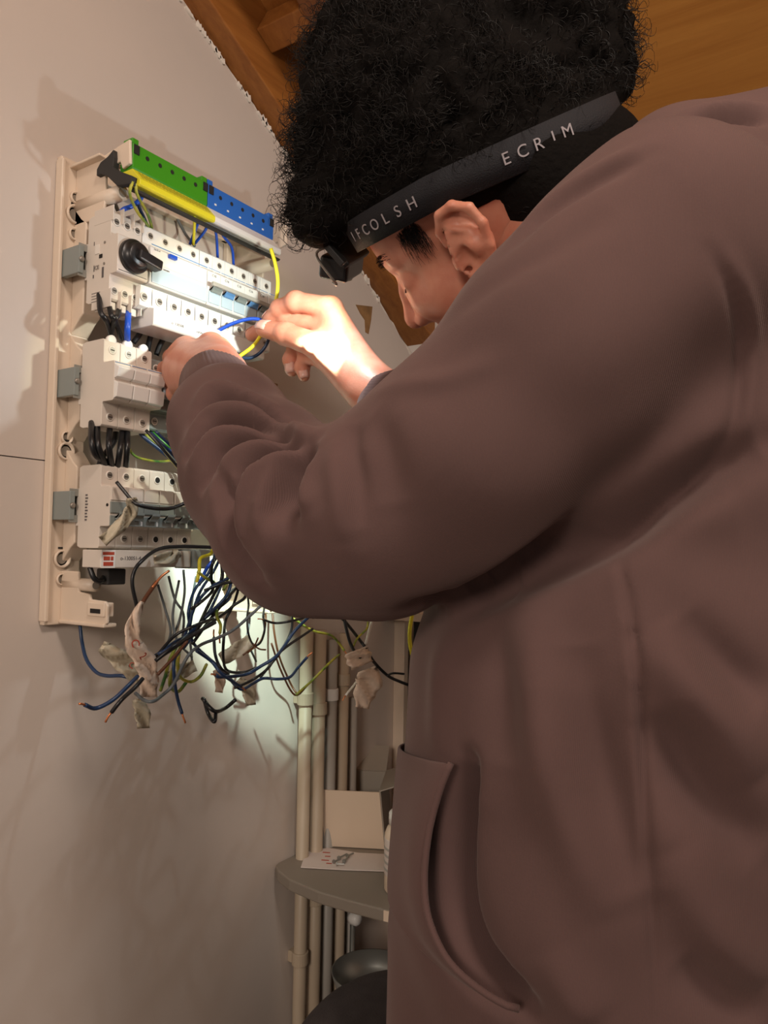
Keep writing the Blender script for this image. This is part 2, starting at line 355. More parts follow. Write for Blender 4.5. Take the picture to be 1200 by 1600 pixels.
# ------------------------------------------------------------------ distribution board
def W(b, a, z): return np.array([WX+b, a, z+DZ])
db = thing('distribution_board_chassis', W(0, .475, 1.368), 'cream plastic mounting frame of an open distribution board screwed to the wall', 'electrical panel')
def bzprism(mb, prof, a0, a1):                  # profile in (b, z), extruded along the wall
    return mb.prism([W(b, a0, z) for b, z in prof], (0, a1-a0, 0))
def chassis_side(a0, a1, sgn):
    m = MB(); f = .006
    m.box(W(.001, a0, 1.368), W(.009, a1, 1.872))
    m.box(W(.001, a0-.0015*sgn if sgn > 0 else a1-.003, 1.372), W(.013, a0+.003 if sgn > 0 else a1+.0015, 1.868))
    # stepped cheek behind the modules
    k0, k1 = (a0+.018, a1) if sgn > 0 else (a0, a1-.018)
    for z0, z1 in ((1.585, 1.66), (1.70, 1.80), (1.455, 1.535)):
        bzprism(m, [(.009, z0-.02), (.022, z0-.006), (.030, z0), (.030, z1), (.022, z1+.006), (.009, z1+.02)], k0, k1)
    m.build('side_rail', M['cream'], db, bevel=.0012)
    # top arm: flared wall reaching out to the terminal blocks
    e = k0 if sgn > 0 else k1-.003
    t = MB(); bzprism(t, [(.009, 1.800), (.009, 1.864), (.055, 1.866), (.098, 1.872), (.100, 1.846), (.088, 1.843), (.084, 1.852), (.070, 1.850), (.060, 1.842), (.062, 1.826), (.058, 1.800)], e, e+.0035)
    t.box(W(.004, e-.008*sgn, 1.862), W(.060, e+.024*sgn, 1.865)) if sgn > 0 else t.box(W(.004, e-.024, 1.862), W(.060, e+.008, 1.865))
    t.build('upper_arm', M['cream'], db, bevel=.001)
    s = e+.006 if sgn > 0 else e-.006
    for (bz, ln, r) in ((1.822, .082, .0085), (1.411, .060, .0070)):
        c = MB(); 
        for ra, rb in ((r, r),): c.cyl(W(.009, s, bz), W(ln, s, bz), r, r*.95, n=22)
        c.build('screw_boss', M['cream'], db, True)
        MB().cyl(W(ln-.0002, s, bz), W(ln+.0003, s, bz), r*.58, n=18).build('screw_hole', M['shelf'], db)
    # lower arm
    t = MB(); bzprism(t, [(.009, 1.372), (.009, 1.425), (.038, 1.425), (.040, 1.404), (.058, 1.402), (.060, 1.397), (.084, 1.396), (.088, 1.392), (.088, 1.374), (.084, 1.3715), (.03, 1.3715)], e, e+.0035)
    t.box(W(.058, e-.002, 1.380), W(.086, e+.010, 1.3945)); t.box(W(.010, e-.002, 1.3695), W(.086, e+.014, 1.3735))
    t.build('lower_arm', M['cream'], db, bevel=.0012)
    MB().box(W(.064, e-.0026, 1.3835), W(.080, e-.0018, 1.3880)).build('slot', M['hole'], db)
    for z, r in ((1.8125, .0085), (1.8310, .0055), (1.7905, .0055), (1.5530, .0078), (1.5678, .0055), (1.4377, .0078), (1.4160, .0050)):
        y = a0+.0175 if sgn > 0 else a1-.0175
        MB().lathe(W(.0085, y, z), (1, 0, 0), [(r*1.25, 0), (r*1.25, .004), (r, .0042), (r*.92, .0005), (0, .0005)]).build('knock_out_ring', M['cream'], db, True)
        MB().cyl(W(.0093, y, z), W(.0096, y, z), r*.72, n=16).build('knock_out_hole', M['shelf'], db)
        if r > .007: MB().box(W(.009, y-.0045, z+.0105), W(.0098, y+.0035, z+.0125)).build('slot', M['hole'], db)
chassis_side(.475, .515, 1)
chassis_side(.722, .758, -1)
for zt, zb in ((1.874, 1.862),):
    MB().box(W(.001, .512, zb), W(.010, .724, zt)).build('cross_bar', M['cream'], db, bevel=.001)
# DIN rails
for zr in (1.7535, 1.6235, 1.4935):
    r = MB(); bzprism(r, [(.030, zr-.0115), (.038, zr-.0115), (.038, zr-.0175), (.0395, zr-.0175), (.0395, zr-.010), (.0315, zr-.010), (.0315, zr+.010), (.0395, zr+.010), (.0395, zr+.0175), (.038, zr+.0175), (.038, zr+.0115), (.030, zr+.0115)], .4795, .748)
    d = r.build('din_rail', M['steel'], db)
    MB().box(W(.010, .4785, zr-.0150), W(.041, .4845, zr+.0150)).build('rail_end_clip', M['greyp'], db, bevel=.0008)
    MB().lathe(W(.041, .4815, zr), (1, 0, 0), [(.003, 0), (.003, .0015), (.002, .0022), (0, .0022)], 14).build('rail_screw', M['screw'], db, True)

def screw_hole(parent, b, a, z, r=.0033, head=True):
    m = MB().lathe(W(b-.0004, a, z), (1, 0, 0), [(r*1.35, 0), (r*1.35, .0006), (r*1.1, .0008), (r, .0007)], 16)
    o = m.build('terminal_ring', M['label'], parent, True)
    MB().cyl(W(b, a, z), W(b+.00045, a, z), r*.98, n=14).build('terminal_screw', M['hole'] if not head else M['screw'], parent)
    if head: MB().box(W(b+.0004, a-r*.7, z-.0005), W(b+.0006, a+r*.7, z+.0005)).build('screw_slot', M['hole'], parent)

def module(zc, a0, a1, name, label, cat, group=None, bm='body', h=.0455, sh=.076, nose=.092, nz=.0205, terminals=1, holes=True, side=False, top_h=True, bot_h=True, head=True):
    t = thing(name, W(.04, (a0+a1)/2, zc-h), label, cat, group)
    g = .00025; A0, A1 = a0+g, a1-g
    prof = [(.0400, zc-h+.002), (.045, zc-h), (sh-.002, zc-h), (sh, zc-h+.002), (sh, zc-nz-.002), (sh+.001, zc-nz), (nose-.0015, zc-nz), (nose, zc-nz+.0015), (nose, zc+nz-.0015), (nose-.0015, zc+nz), (sh+.001, zc+nz), (sh, zc+nz+.002), (sh, zc+h-.002), (sh-.002, zc+h), (.045, zc+h), (.040, zc+h-.002), (.0400, zc+.019), (.036, zc+.019), (.036, zc-.020), (.040, zc-.020)]
    o = bzprism(MB(), prof, A0, A1).build('housing', M[bm], t, bevel=.0005)
    w = (a1-a0)/terminals
    for k in range(terminals):
        ac = a0+w*(k+.5)
        if top_h: screw_hole(t, sh+.0004, ac, zc+h-.0105, head=head)
        if bot_h: screw_hole(t, sh+.0004, ac, zc-h+.0105, head=head)
    return t
def toggle(t, zc, a0, a1, nose, m='white', up=True):
    ac = (a0+a1)/2; w = (a1-a0)*.36
    s = 1 if up else -1
    bzprism(MB(), [(nose-.001, zc-.006), (nose+.004, zc-.004+.006*s), (nose+.008, zc+.004*s+.003), (nose+.0085, zc+.004*s), (nose+.004, zc+.002*s-.006), (nose-.001, zc-.008)], ac-w, ac+w).build('toggle', M[m], t, bevel=.0005)

PT = .0205
# --- row 1 : rotary main switch
t = module(1.7535, .489, .5285, 'rotary_main_switch', 'grey main switch with a large black rotary knob, first device of the top row', 'switch', terminals=3, h=.047, sh=.078, nose=.090)
kc = W(.090, .5085, 1.7545)
MB().lathe(kc, (1, 0, 0), [(0, 0), (.0178, 0), (.0178, .004), (.0165, .0058), (.0135, .0062), (.0130, .011), (.0115, .0125), (0, .0125)], 36).build('knob', M['black'], t, True, bevel=0)
MB().obox(kc+np.array([.012, .010, -.0030]), [(1, 0, 0), (0, 1, -.16), (0, .16, 1)], (.0062, .0150, .0056)).build('knob_grip', M['black'], t, bevel=.0018)
for k in range(4):                              # raised barriers between terminals
    a = .489+.0395/3*k; a = min(max(a, .4896), .528)
    for zz in (1.7535+.0455, 1.7535-.0455):
        MB().box(W(.050, a-.0006, zz-.0095), W(.0815, a+.0006, zz+.0065 if zz > 1.75 else zz+.0095)).build('terminal_barrier', M['body'], t, bevel=.0003)
for k in range(3):
    a = .489+.0395/3*(k+.5); MB().box(W(.052, a-.004, 1.7535-.0560), W(.076, a+.004, 1.7535-.0480)).build('cable_shroud', M['body'], t, bevel=.0008)
MB().box(W(.0902, .491, 1.736), W(.0905, .5265, 1.7365)).build('print_line', M['ink'], t)
# side face print: slots, marks
sa = .48905
def smark(b0, z0, b1, z1, m='ink', nm='print_mark', tt=t, a=None):
    aa = sa if a is None else a
    MB().box(W(b0, aa-.0004, z0), W(b1, aa+.0002, z1)).build(nm, M[m], tt)
smark(.0605, 1.7525, .0655, 1.7565, 'hole', 'slot')
for b, z in ((.069, 1.768), (.0690, 1.7455)): MB().cyl(W(b, sa-.0005, z), W(b, sa+.0002, z), .0014, n=12).build('rivet', M['screw'], t)
smark(.051, 1.768, .0515, 1.772); smark(.052, 1.740, .0527, 1.7465); smark(.051, 1.733, .0522, 1.7365)
for k in range(4): smark(.050, 1.7160-k*.0030, .0640-.002*(k % 2), 1.7165-k*.0030)
smark(.0660, 1.731, .0685, 1.742)
smark(.0535, 1.758, .0605, 1.768, 'label', 'print_panel')
text('CE', 'approval_mark', M['ink'], W(.0575, sa-.0006, 1.743), (1, 0, 0), (0, 0, 1), .0060, t, .0001)
# --- row 1 : residual current device with a blue lever
t = module(1.7535, .529, .6105, 'residual_current_device', 'wide white residual current device with a small blue lever beside the rotary switch', 'circuit breaker', bm='white', terminals=4, h=.0475, sh=.078)
MB().box(W(.0922, .5300, 1.7755-.0005), W(.0925, .6100, 1.7760)).build('blue_line', M['blueline'], t)
MB().box(W(.0918, .531, 1.7345), W(.0935, .6095, 1.7515)).build('hinged_flap', M['flap'], t, bevel=.0006)
MB().box(W(.0918, .534, 1.7555), W(.0928, .6090, 1.7575)).build('ridge', M['label'], t, bevel=.0003)
MB().box(W(.092, .5525, 1.7675), W(.0965, .5625, 1.7718)).build('lever', M['wblueb'], t, bevel=.0006)
text('16-N-4', 'rating_print', M['ink'], W(.0922, .5375, 1.7712), (0, 1, 0), (0, 0, 1), .0030, t, .0001)
text('6kA 230/400V', 'rating_print', M['ink'], W(.0923, .5485, 1.7530), (0, 1, 0), (0, 0, 1), .0024, t, .0001)
MB().box(W(.0918, .5300, 1.7530), W(.0945, .5335, 1.7585)).build('test_button', M['greyp'], t, bevel=.0005)
# --- row 1 : breakers
ords = ['first', 'second', 'third', 'fourth', 'fifth']
for k in range(5):
    a = .611+PT*k
    t = module(1.7535, a, a+PT, 'circuit_breaker', ords[k]+' slim white breaker right of the wide device with the blue lever, top row', 'circuit breaker', 'white breakers in the top row', bm='white', h=.0475, sh=.078)
    MB().box(W(.0922, a+.001, 1.7758), W(.0925, a+PT-.001, 1.7764)).build('blue_line', M['blueline'], t)
    MB().box(W(.0918, a+.0015, 1.7355), W(.0940, a+PT-.0015, 1.7490)).build('label_window', M['flap'], t, bevel=.0006)
    toggle(t, 1.7575, a, a+PT, .092, 'blueline' if k % 2 else 'greyp', False)
    text('C16' if k % 2 else 'C10', 'rating_print', M['ink'], W(.0922, a+PT/2, 1.7690), (0, 1, 0), (0, 0, 1), .0040, t, .0001)
t = module(1.7535, .7145, .7345, 'circuit_breaker', 'last slim white breaker at the right end of the top row beside the yellow wire', 'circuit breaker', bm='white', h=.0475, sh=.078)
toggle(t, 1.7565, .7145, .7345, .092, 'white', False)
MB().box(W(.0922, .7155, 1.7758), W(.0925, .7335, 1.7764)).build('blue_line', M['blueline'], t)
tb = thing('toggle_lock_bar', W(.098, .6100, 1.7550), 'violet grey strip across the toggles of the top row breakers', 'strip')
MB().box(W(.0995, .6100, 1.7530), W(.1035, .7110, 1.7578)).build('strip', M['pipeg'], tb, bevel=.0008)
# --- row 1 : lower add-on with screw heads
t = thing('busbar_cover', W(.060, .535, 1.688), 'long white busbar cover with round screw heads under the top row', 'cover')
bzprism(MB(), [(.056, 1.7060), (.0800, 1.7060), (.0860, 1.7085), (.0875, 1.7300), (.0790, 1.7305), (.0785, 1.708), (.056, 1.708)], .5215, .7060).build('upper_strip', M['white'], t, bevel=.0006)
bzprism(MB(), [(.056, 1.6880), (.0935, 1.6880), (.0955, 1.6900), (.0955, 1.7065), (.0885, 1.7085), (.056, 1.7055)], .5330, .7060).build('lower_cover', M['white'], t, bevel=.0008)
for k in range(9):
    screw_hole(t, .0876, .5265+.0203*k, 1.7180, .0036)
    if k: MB().box(W(.0871, .5265+.0203*k-.0102, 1.711), W(.0876, .5265+.0203*k-.0098, 1.729)).build('divider_line', M['ink'], t)
text('o  130508', 'part_print', M['ink'], W(.0957, .566, 1.6965), (0, 1, 0), (0, 0, 1), .0042, t, .0001)
text('HFW451-', 'part_print', M['ink'], W(.0957, .602, 1.6955), (0, 1, 0), (0, 0, 1), .0042, t, .0001)

# --- row 2
for k in range(3):
    a = .487+PT*k
    t = module(1.6200, a, a+PT, 'circuit_breaker', ['leftmost', 'middle', 'right'][k]+' of three white breakers at the left end of the middle row', 'circuit breaker', 'three breakers in the middle row', h=.0455, bm='body', nose=.094)
    MB().box(W(.0942, a+.001, 1.6385), W(.0945, a+PT-.001, 1.639)).build('blue_line', M['blueline'], t)
    bzprism(MB(), [(.0935, 1.6220), (.0985, 1.6235), (.1010, 1.6330), (.0935, 1.6375)], a+.0006, a+PT-.0006).build('label_window', M['white'], t, bevel=.0006)
    bzprism(MB(), [(.0935, 1.6015), (.0980, 1.6030), (.1000, 1.6170), (.0935, 1.6200)], a+.0006, a+PT-.0006).build('toggle', M['greyp'] if k == 9 else M['white'], t, bevel=.0006)
    MB().lathe(W(.0756, a+PT/2, 1.6200+.0455), (1, 0, 0), [(.0055, -.004), (.0055, 0), (.0035, .0003), (.0, .0003)], 16).build('terminal_collar', M['white'], t, True)
t = bpy.data.objects['circuit_breaker.006'] if 'circuit_breaker.006' in bpy.data.objects else t
t = module(1.6200, .5490, .590, 'contactor', 'grey contactor with a shiny clear window in the middle row behind the left hand', 'contactor', h=.040, bm='greyp', nose=.090, terminals=2, sh=.070)
MB().box(W(.0895, .552, 1.612), W(.0935, .587, 1.634)).build('window', M['flap'], t, bevel=.001)
t = module(1.6200, .5905, .70, 'contactor', 'second long grey contactor further right in the middle row', 'contactor', h=.040, bm='greyp', nose=.080, terminals=4, sh=.070)
# --- row 3
nm = ['first', 'second', 'third', 'fourth', 'fifth', 'sixth']
for k in range(6):
    a = .489+PT*k+.0
    t = module(1.4925, a, a+PT, 'circuit_breaker', nm[k]+' grey beige breaker from the left in the bottom row', 'circuit breaker', 'grey breakers in the bottom row', h=.0430, sh=.076, nose=.092, head=(k < 3))
    MB().box(W(.0918, a+.001, 1.4985), W(.0932, a+PT-.001, 1.5120)).build('label_window', M['body'], t, bevel=.0004)
    MB().box(W(.0918, a+.0002, 1.4855), W(.0940, a+PT-.0002, 1.4970)).build('toggle_recess', M['greyp'], t, bevel=.0004)
    toggle(t, 1.4880, a+.003, a+PT-.003, .0935, 'greyp', False)
    MB().box(W(.0918, a+.0002, 1.4725), W(.0936, a+PT-.0002, 1.4830)).build('lower_window', M['greyp'], t, bevel=.0004)
    MB().box(W(.0936, a+PT*.82, 1.4735), W(.0938, a+PT*.92, 1.4820)).build('window_edge', M['white'], t)
    if k == 0:
        for q in range(9): MB().box(W(.052, a-.0003, 1.478+q*.0032), W(.055+.001*(q % 2), a+.0003, 1.4795+q*.0032)).build('print_mark', M['ink'], t)
        MB().cyl(W(.0880, a-.0004, 1.4935), W(.0880, a+.0003, 1.4935), .0016, n=12).build('rivet', M['hole'], t)
t = thing('terminal_strip', W(.06, .489, 1.430), 'grey strip with a red and white sticker under the bottom row', 'terminal strip')
MB().box(W(.060, .482, 1.4300), W(.0900, .600, 1.4480)).build('strip_body', M['body'], t, bevel=.0008)
MB().box(W(.0898, .4825, 1.4300), W(.0904, .4990, 1.4480)).build('sticker', M['white'], t)
for q, (y0, z0, y1, z1) in enumerate([(.4840, 1.4430, .4975, 1.4460), (.4850, 1.4375, .4925, 1.4415), (.4935, 1.4375, .4965, 1.4415), (.4850, 1.4320, .4965, 1.4360)]):
    MB().box(W(.0903, y0, z0), W(.0907, y1, z1)).build('sticker_print', M['red'], t)
text('o-130051-4', 'part_print', M['ink'], W(.0902, .518, 1.4395), (0, 1, 0), (0, 0, 1), .0055, t, .0001)
MB().box(W(.060, .601, 1.4280), W(.094, .626, 1.4500)).build('end_block', M['greyp'], t, bevel=.002)
t = thing('cable_gland', W(.055, .50, 1.415), 'small black cable plug hanging below the strip with the red sticker', 'plug')
MB().box(W(.056, .502, 1.4120), W(.076, .5240, 1.4285)).build('plug_body', M['blackm'], t, bevel=.0015)
MB().tube([W(.070, .484, 1.4300), W(.074, .486, 1.4200), W(.074, .492, 1.4160), W(.072, .498, 1.4175), W(.066, .504, 1.4200)], .0028).build('cable_loop', M['wblack'], t, True)

# --- terminal blocks at the top: green/yellow earth, blue/white neutral
def tblock(a0, a1, zs, m1, m2, label, nm_, nh):
    t = thing(nm_, W(.09, (a0+a1)/2, 1.822), label, 'terminal block')
    # sloping body: tall coloured face leaning, lower front lip in the second colour
    bzprism(MB(), [(.080, 1.8415), (.0985, 1.8415), (.1000, 1.8440), (.1000, 1.8690), (.0985, 1.8700), (.082, 1.8700), (.080, 1.8660)], a0, a1).build('upper_housing', M[m1], t, bevel=.0006)
    bzprism(MB(), [(.084, 1.8280), (.1120, 1.8200), (.1140, 1.8215), (.1140, 1.8270), (.1010, 1.8412), (.084, 1.8412)], a0-.001, a1).build('lower_housing', M[m2], t, bevel=.0006)
    for e in (a0, a1-.008):
        MB().box(W(.084, e, 1.8700), W(.0985, e+.008, 1.8755)).build('end_clip', M[m1], t, bevel=.0006)
        MB().box(W(.0998, e+.001, 1.8585), W(.1012, e+.0075, 1.8680)).build('end_recess', M['hole'], t)
    w = (a1-a0-.020)/nh
    for k in range(nh):
        a = a0+.010+w*(k+.5)
        MB().cyl(W(.0996, a, 1.8600), W(.1003, a, 1.8600), .0024, n=14).build('screw_opening', M['hole'], t)
    k = 0
    n2 = int((a1-a0-.006)/.0046)
    for k in range(n2):
        a = a0+.004+.0046*k
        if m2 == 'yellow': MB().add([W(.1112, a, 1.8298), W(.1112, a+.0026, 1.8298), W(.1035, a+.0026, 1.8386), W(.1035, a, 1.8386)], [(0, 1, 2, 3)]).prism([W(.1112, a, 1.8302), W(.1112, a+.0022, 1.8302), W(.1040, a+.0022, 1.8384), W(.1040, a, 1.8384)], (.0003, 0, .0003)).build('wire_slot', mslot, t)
    if m2 != 'yellow':
        for k in range(5):
            a = a0+.010+.020*k
            MB().box(W(.1000, a, 1.8480), W(.1004, a+.003, 1.8500)).build('print_mark', M['white'], t)
    return t
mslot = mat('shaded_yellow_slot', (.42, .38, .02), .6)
tblock(.4965, .6000, 0, 'green', 'yellow', 'green and yellow earth terminal block at the top of the panel', 'earth_terminal_block', 5)
tblock(.6010, .7120, 0, 'blue', 'white', 'blue and white neutral terminal block beside the green one', 'neutral_terminal_block', 5)
c = thing('terminal_carrier', W(.08, .4905, 1.83), 'black clip carrier holding the coloured terminal blocks', 'bracket')
bzprism(MB(), [(.052, 1.8500), (.058, 1.8560), (.070, 1.8590), (.079, 1.8640), (.080, 1.8560), (.079, 1.8460), (.086, 1.8400), (.110, 1.8280), (.108, 1.8200), (.086, 1.8240), (.070, 1.8380), (.060, 1.8430), (.052, 1.8430)], .4880, .4955).build('end_clip', M['blackm'], c, bevel=.0006)
bzprism(MB(), [(.0985, 1.8175), (.104, 1.8170), (.106, 1.8190), (.1000, 1.8228), (.0985, 1.8228)], .4955, .7200).build('carrier_rail', M['blackm'], c, bevel=.0005)
# ------------------------------------------------------------------ the person: signed distance sculpting
def smin(a, b, k): h = np.clip(.5+.5*(b-a)/k, 0, 1); return b*(1-h)+a*h-k*h*(1-h)
def smax(a, b, k): return -smin(-a, -b, k)
def cone(p, a, b, ra, rb):
    a = np.asarray(a, np.float32); b = np.asarray(b, np.float32); ba = b-a; d = float(ba @ ba)+1e-12
    t = np.clip(((p-a) @ ba)/d, 0, 1); return np.linalg.norm(p-a-t[:, None]*ba, axis=1)-(ra+(rb-ra)*t)
def ball(p, c, r): return np.linalg.norm(p-np.asarray(c, np.float32), axis=1)-r
def ell(p, c, r):
    q = p-np.asarray(c, np.float32); r = np.asarray(r, np.float32)
    k0 = np.linalg.norm(q/r, axis=1); k1 = np.linalg.norm(q/(r*r), axis=1)+1e-9; return k0*(k0-1)/k1
def chain(p, pts, k=.01):                       # pts: [(xyz, r)]
    d = None
    for (a, ra), (b, rb) in zip(pts[:-1], pts[1:]):
        e = cone(p, a, b, ra, rb); d = e if d is None else smin(d, e, k)
    return d
def nets(fn, lo, hi, h):
    """surface nets: a closed quad mesh of fn = 0"""
    lo = np.asarray(lo, float); n = np.ceil((np.asarray(hi)-lo)/h).astype(int)+1
    xs = [np.float32(lo[i])+np.arange(n[i], dtype=np.float32)*np.float32(h) for i in range(3)]
    f = np.empty(n, np.float32)
    step = max(1, int(400000/(n[1]*n[2])))
    for i in range(0, n[0], step):
        g = np.stack(np.meshgrid(xs[0][i:i+step], xs[1], xs[2], indexing='ij'), -1); f[i:i+step] = fn(g.reshape(-1, 3)).reshape(g.shape[:3])
    s = f < 0; c = [slice(0, -1), slice(1, None)]; corners = [(i, j, k) for i in (0, 1) for j in (0, 1) for k in (0, 1)]
    cnt = sum(s[c[i], c[j], c[k]].astype(np.int8) for i, j, k in corners); act = (cnt > 0) & (cnt < 8)
    ii = np.argwhere(act); idx = -np.ones(act.shape, int); idx[act] = np.arange(len(ii))
    acc = np.zeros((len(ii), 3)); num = np.zeros(len(ii)); I, J, K = ii.T
    for a in corners:
        for ax in range(3):
            if a[ax]: continue
            b = list(a); b[ax] = 1
            fa = f[I+a[0], J+a[1], K+a[2]]; fb = f[I+b[0], J+b[1], K+b[2]]; m = (fa < 0) != (fb < 0)
            t = np.where(m, fa/np.where(m, fa-fb, 1), 0); q = np.tile(np.array(a, float), (len(ii), 1)); q[:, ax] += t
            acc[m] += q[m]; num[m] += 1
    V = lo+(ii+acc/num[:, None])*h; Q = []
    for ax in range(3):
        o1, o2 = [(1, 2), (2, 0), (0, 1)][ax]
        A = [slice(None)]*3; B = [slice(None)]*3; A[ax] = slice(0, -1); B[ax] = slice(1, None)
        for o in (o1, o2): A[o] = slice(1, -1); B[o] = slice(1, -1)
        sa, sb = s[tuple(A)], s[tuple(B)]; e = np.argwhere(sa != sb); flip = sa[tuple(e.T)]
        for o in (o1, o2): e[:, o] += 1
        def g(d1, d2): k = e.copy(); k[:, o1] -= d1; k[:, o2] -= d2; return idx[tuple(k.T)]
        q = np.stack([g(1, 1), g(0, 1), g(0, 0), g(1, 0)], 1); q[~flip] = q[~flip][:, ::-1]; Q.append(q)
    return V, np.concatenate(Q)
def relax(V, Q, it=2, lam=.5):
    E = np.concatenate([Q[:, [0, 1]], Q[:, [1, 2]], Q[:, [2, 3]], Q[:, [3, 0]]]); n = len(V)
    deg = np.bincount(E.ravel(), minlength=n)[:, None]
    for _ in range(it):
        a = np.stack([np.bincount(E[:, 0], V[E[:, 1], k], n)+np.bincount(E[:, 1], V[E[:, 0], k], n) for k in range(3)], 1)
        V = V+lam*(a/np.maximum(deg, 1)-V)
    return V
def mesh_from(V, Q, name):
    me = bpy.data.meshes.new(name); me.vertices.add(len(V)); me.vertices.foreach_set('co', np.asarray(V, np.float32).ravel())
    Q = np.asarray(Q); me.loops.add(Q.size); me.loops.foreach_set('vertex_index', Q.ravel().astype(np.int32))
    me.polygons.add(len(Q)); me.polygons.foreach_set('loop_start', np.arange(len(Q), dtype=np.int32)*Q.shape[1])
    me.update(calc_edges=True); me.validate(); me.shade_smooth(); return me
def link(me, name, m, parent):
    o = bpy.data.objects.new(name, me); COL.objects.link(o); o.parent = parent; org = ORG[parent.name]; ORG[o.name] = org
    me.transform(Matrix.Translation([-float(c) for c in org])); me.materials.append(m); return o

# pose of the head
hy, hp, hr = -.115, .52, -.63
cz_, sz_ = math.cos(math.pi+hy), math.sin(math.pi+hy); cy_, sy_ = math.cos(hp), math.sin(hp); cx_, sx_ = math.cos(hr), math.sin(hr)
HM = np.array([[cz_, -sz_, 0], [sz_, cz_, 0], [0, 0, 1]]) @ np.array([[cy_, 0, sy_], [0, 1, 0], [-sy_, 0, cy_]]) @ np.array([[1, 0, 0], [0, cx_, -sx_], [0, sx_, cx_]])
HS = 1.05; HO = np.array([-.2892, .6001, 1.6713])
def h2w(q): return (np.asarray(q, float)*HS) @ HM.T + HO
def w2h(p): return ((np.asarray(p, float)-HO) @ HM)/HS

def ear(q, s):
    y = q*np.array([1, s, 1], np.float32)
    ex_, ez_ = y[:, 0]-.007, y[:, 2]+.006; ce_a, se_a = math.cos(-.30), math.sin(-.30)
    y = np.stack([ex_*ce_a-ez_*se_a-.004, y[:, 1], ex_*se_a+ez_*ce_a+.001], 1)/np.float32(1.06)+np.float32([0, .004, 0])
    # ear frame: tilt the flap outward
    R = np.array([(.012, .074, .012), (.0125, .0785, .022), (.006, .086, .0325), (-.006, .0905, .0345), (-.017, .0925, .028), (-.0215, .0925, .015), (-.0195, .0900, .000), (-.0135, .0860, -.014), (-.0055, .0810, -.0225)])
    d = chain(y, [(a, .0036) for a in R], .002)
    d = smin(d, chain(y, [((-.0055, .081, -.0225), .0045), ((.0010, .0785, -.0285), .0062), ((.005, .075, -.022), .0045)], .003), .003)
    flap = ell(y, (-.006, .0845, .006), (.017, .0026, .029)); flap2 = cone(y, (-.004, .073, .0), (-.010, .084, .004), .0125, .011)
    d = smin(d, smin(flap, flap2, .004), .003)
    d = smin(d, chain(y, [((.001, .0875, .020), .0022), ((-.010, .0885, .014), .0026), ((-.0125, .0880, .0), .0026), ((-.006, .0855, -.012), .0022)], .002), .002)
    d = smax(d, -ell(y, (.0005, .0900, -.003), (.0085, .0085, .0105)), .002)
    d = smin(d, cone(y, (.0095, .0775, .0), (.0085, .0800, -.006), .0042, .004), .002)
    return d
def head_sdf(w):
    q = (((w-HO.astype(np.float32)) @ HM.astype(np.float32))/np.float32(HS)).astype(np.float32)
    d = ell(q, (-.014, 0, .040), (.094, .073, .084))
    d = smin(d, ell(q, (.032, 0, .045), (.060, .062, .056)), .02)
    d = smin(d, ell(q, (.030, 0, -.030), (.056, .055, .075)), .02)
    for s in (1, -1):
        d = smin(d, cone(q, (.002, s*.048, -.045), (.066, s*.014, -.088), .016, .015), .02)
        d = smin(d, ell(q, (.052, s*.040, -.018), (.024, .020, .022)), .016)
        d = smin(d, cone(q, (.0835, s*.010, .033), (.070, s*.040, .034), .0085, .0080), .008)
        d = smax(d, -ell(q, (.0965, s*.031, .014), (.013, .017, .010)), .010)
        d = smin(d, ball(q, (.0700, s*.031, .0130), .0135), .003)
        d = smin(d, cone(q, (.0825, s*.022, .0105), (.0790, s*.042, .011), .0022, .0018), .003)
    d = smin(d, ball(q, (.072, 0, -.088), .019), .015)
    d = smin(d, ell(q, (.075, 0, -.048), (.024, .028, .024)), .012)
    for s in (1, -1):
        d = smin(d, cone(q, (.082, s*.011, .018), (.090, s*.014, -.016), .0095, .0105), .008)
        d = smin(d, ell(q, (.074, s*.027, -.010), (.017, .020, .020)), .010)
    d = smin(d, chain(q, [((.086, 0, .028), .0070), ((.097, 0, .008), .0065), ((.1075, 0, -.010), .0078)], .006), .007)
    d = smin(d, ball(q, (.1085, 0, -.0145), .0088), .005)
    for s in (1, -1):
        d = smin(d, ball(q, (.0995, s*.0105, -.0185), .0068), .004)
    for s in (1, -1): d = smax(d, -ell(q, (.1025, s*.0062, -.0255), (.0045, .0032, .0045)), .002)
    d = smin(d, chain(q, [((.088, -.021, -.050), .003), ((.0975, 0, -.0455), .0050), ((.088, .021, -.050), .003)], .004), .003)
    d = smin(d, chain(q, [((.086, -.019, -.053), .003), ((.0955, 0, -.0575), .0058), ((.086, .019, -.053), .003)], .004), .003)
    d = smin(d, smin(ear(q, 1), ear(q, -1), .001), .004)
    return d*np.float32(HS)

SKIN = mat('skin', (.58, .26, .175), .45, var=.10, vscale=55, bump=.10, bscale=500, sub=.25, spec=.4, col2=(.52, .20, .13))
NAIL = mat('finger_nail', (.72, .42, .36), .25, sub=.2)
NB = P(905, 360, .66)                            # base of the neck
pelvis = np.array([-.16, .64, .92])
def body_fn(p):
    d = cone(p, h2w((-.03, 0, -.02)), NB, .056*HS, .062)
    d = smin(d, chain(p, [(NB, .065), (P(1010, 520, .62), .11), (np.array([-.16, .64, 1.25]), .105), (np.array([-.17, .64, 1.05]), .10), (pelvis, .095)], .05), .04)
    return d
def armpts(l, ): return [(P(x, y, dd), r) for x, y, dd, r in l]
LARM = armpts([(1040, 430, .52, .055), (760, 690, .50, .048), (490, 815, .565, .040), (410, 735, .63, .036), (350, 625, .70, .027)])
RARM = armpts([(980, 470, .72, .055), (880, 640, .75, .045), (770, 690, .76, .040), (690, 650, .765, .036), (590, 618, .795, .029)])

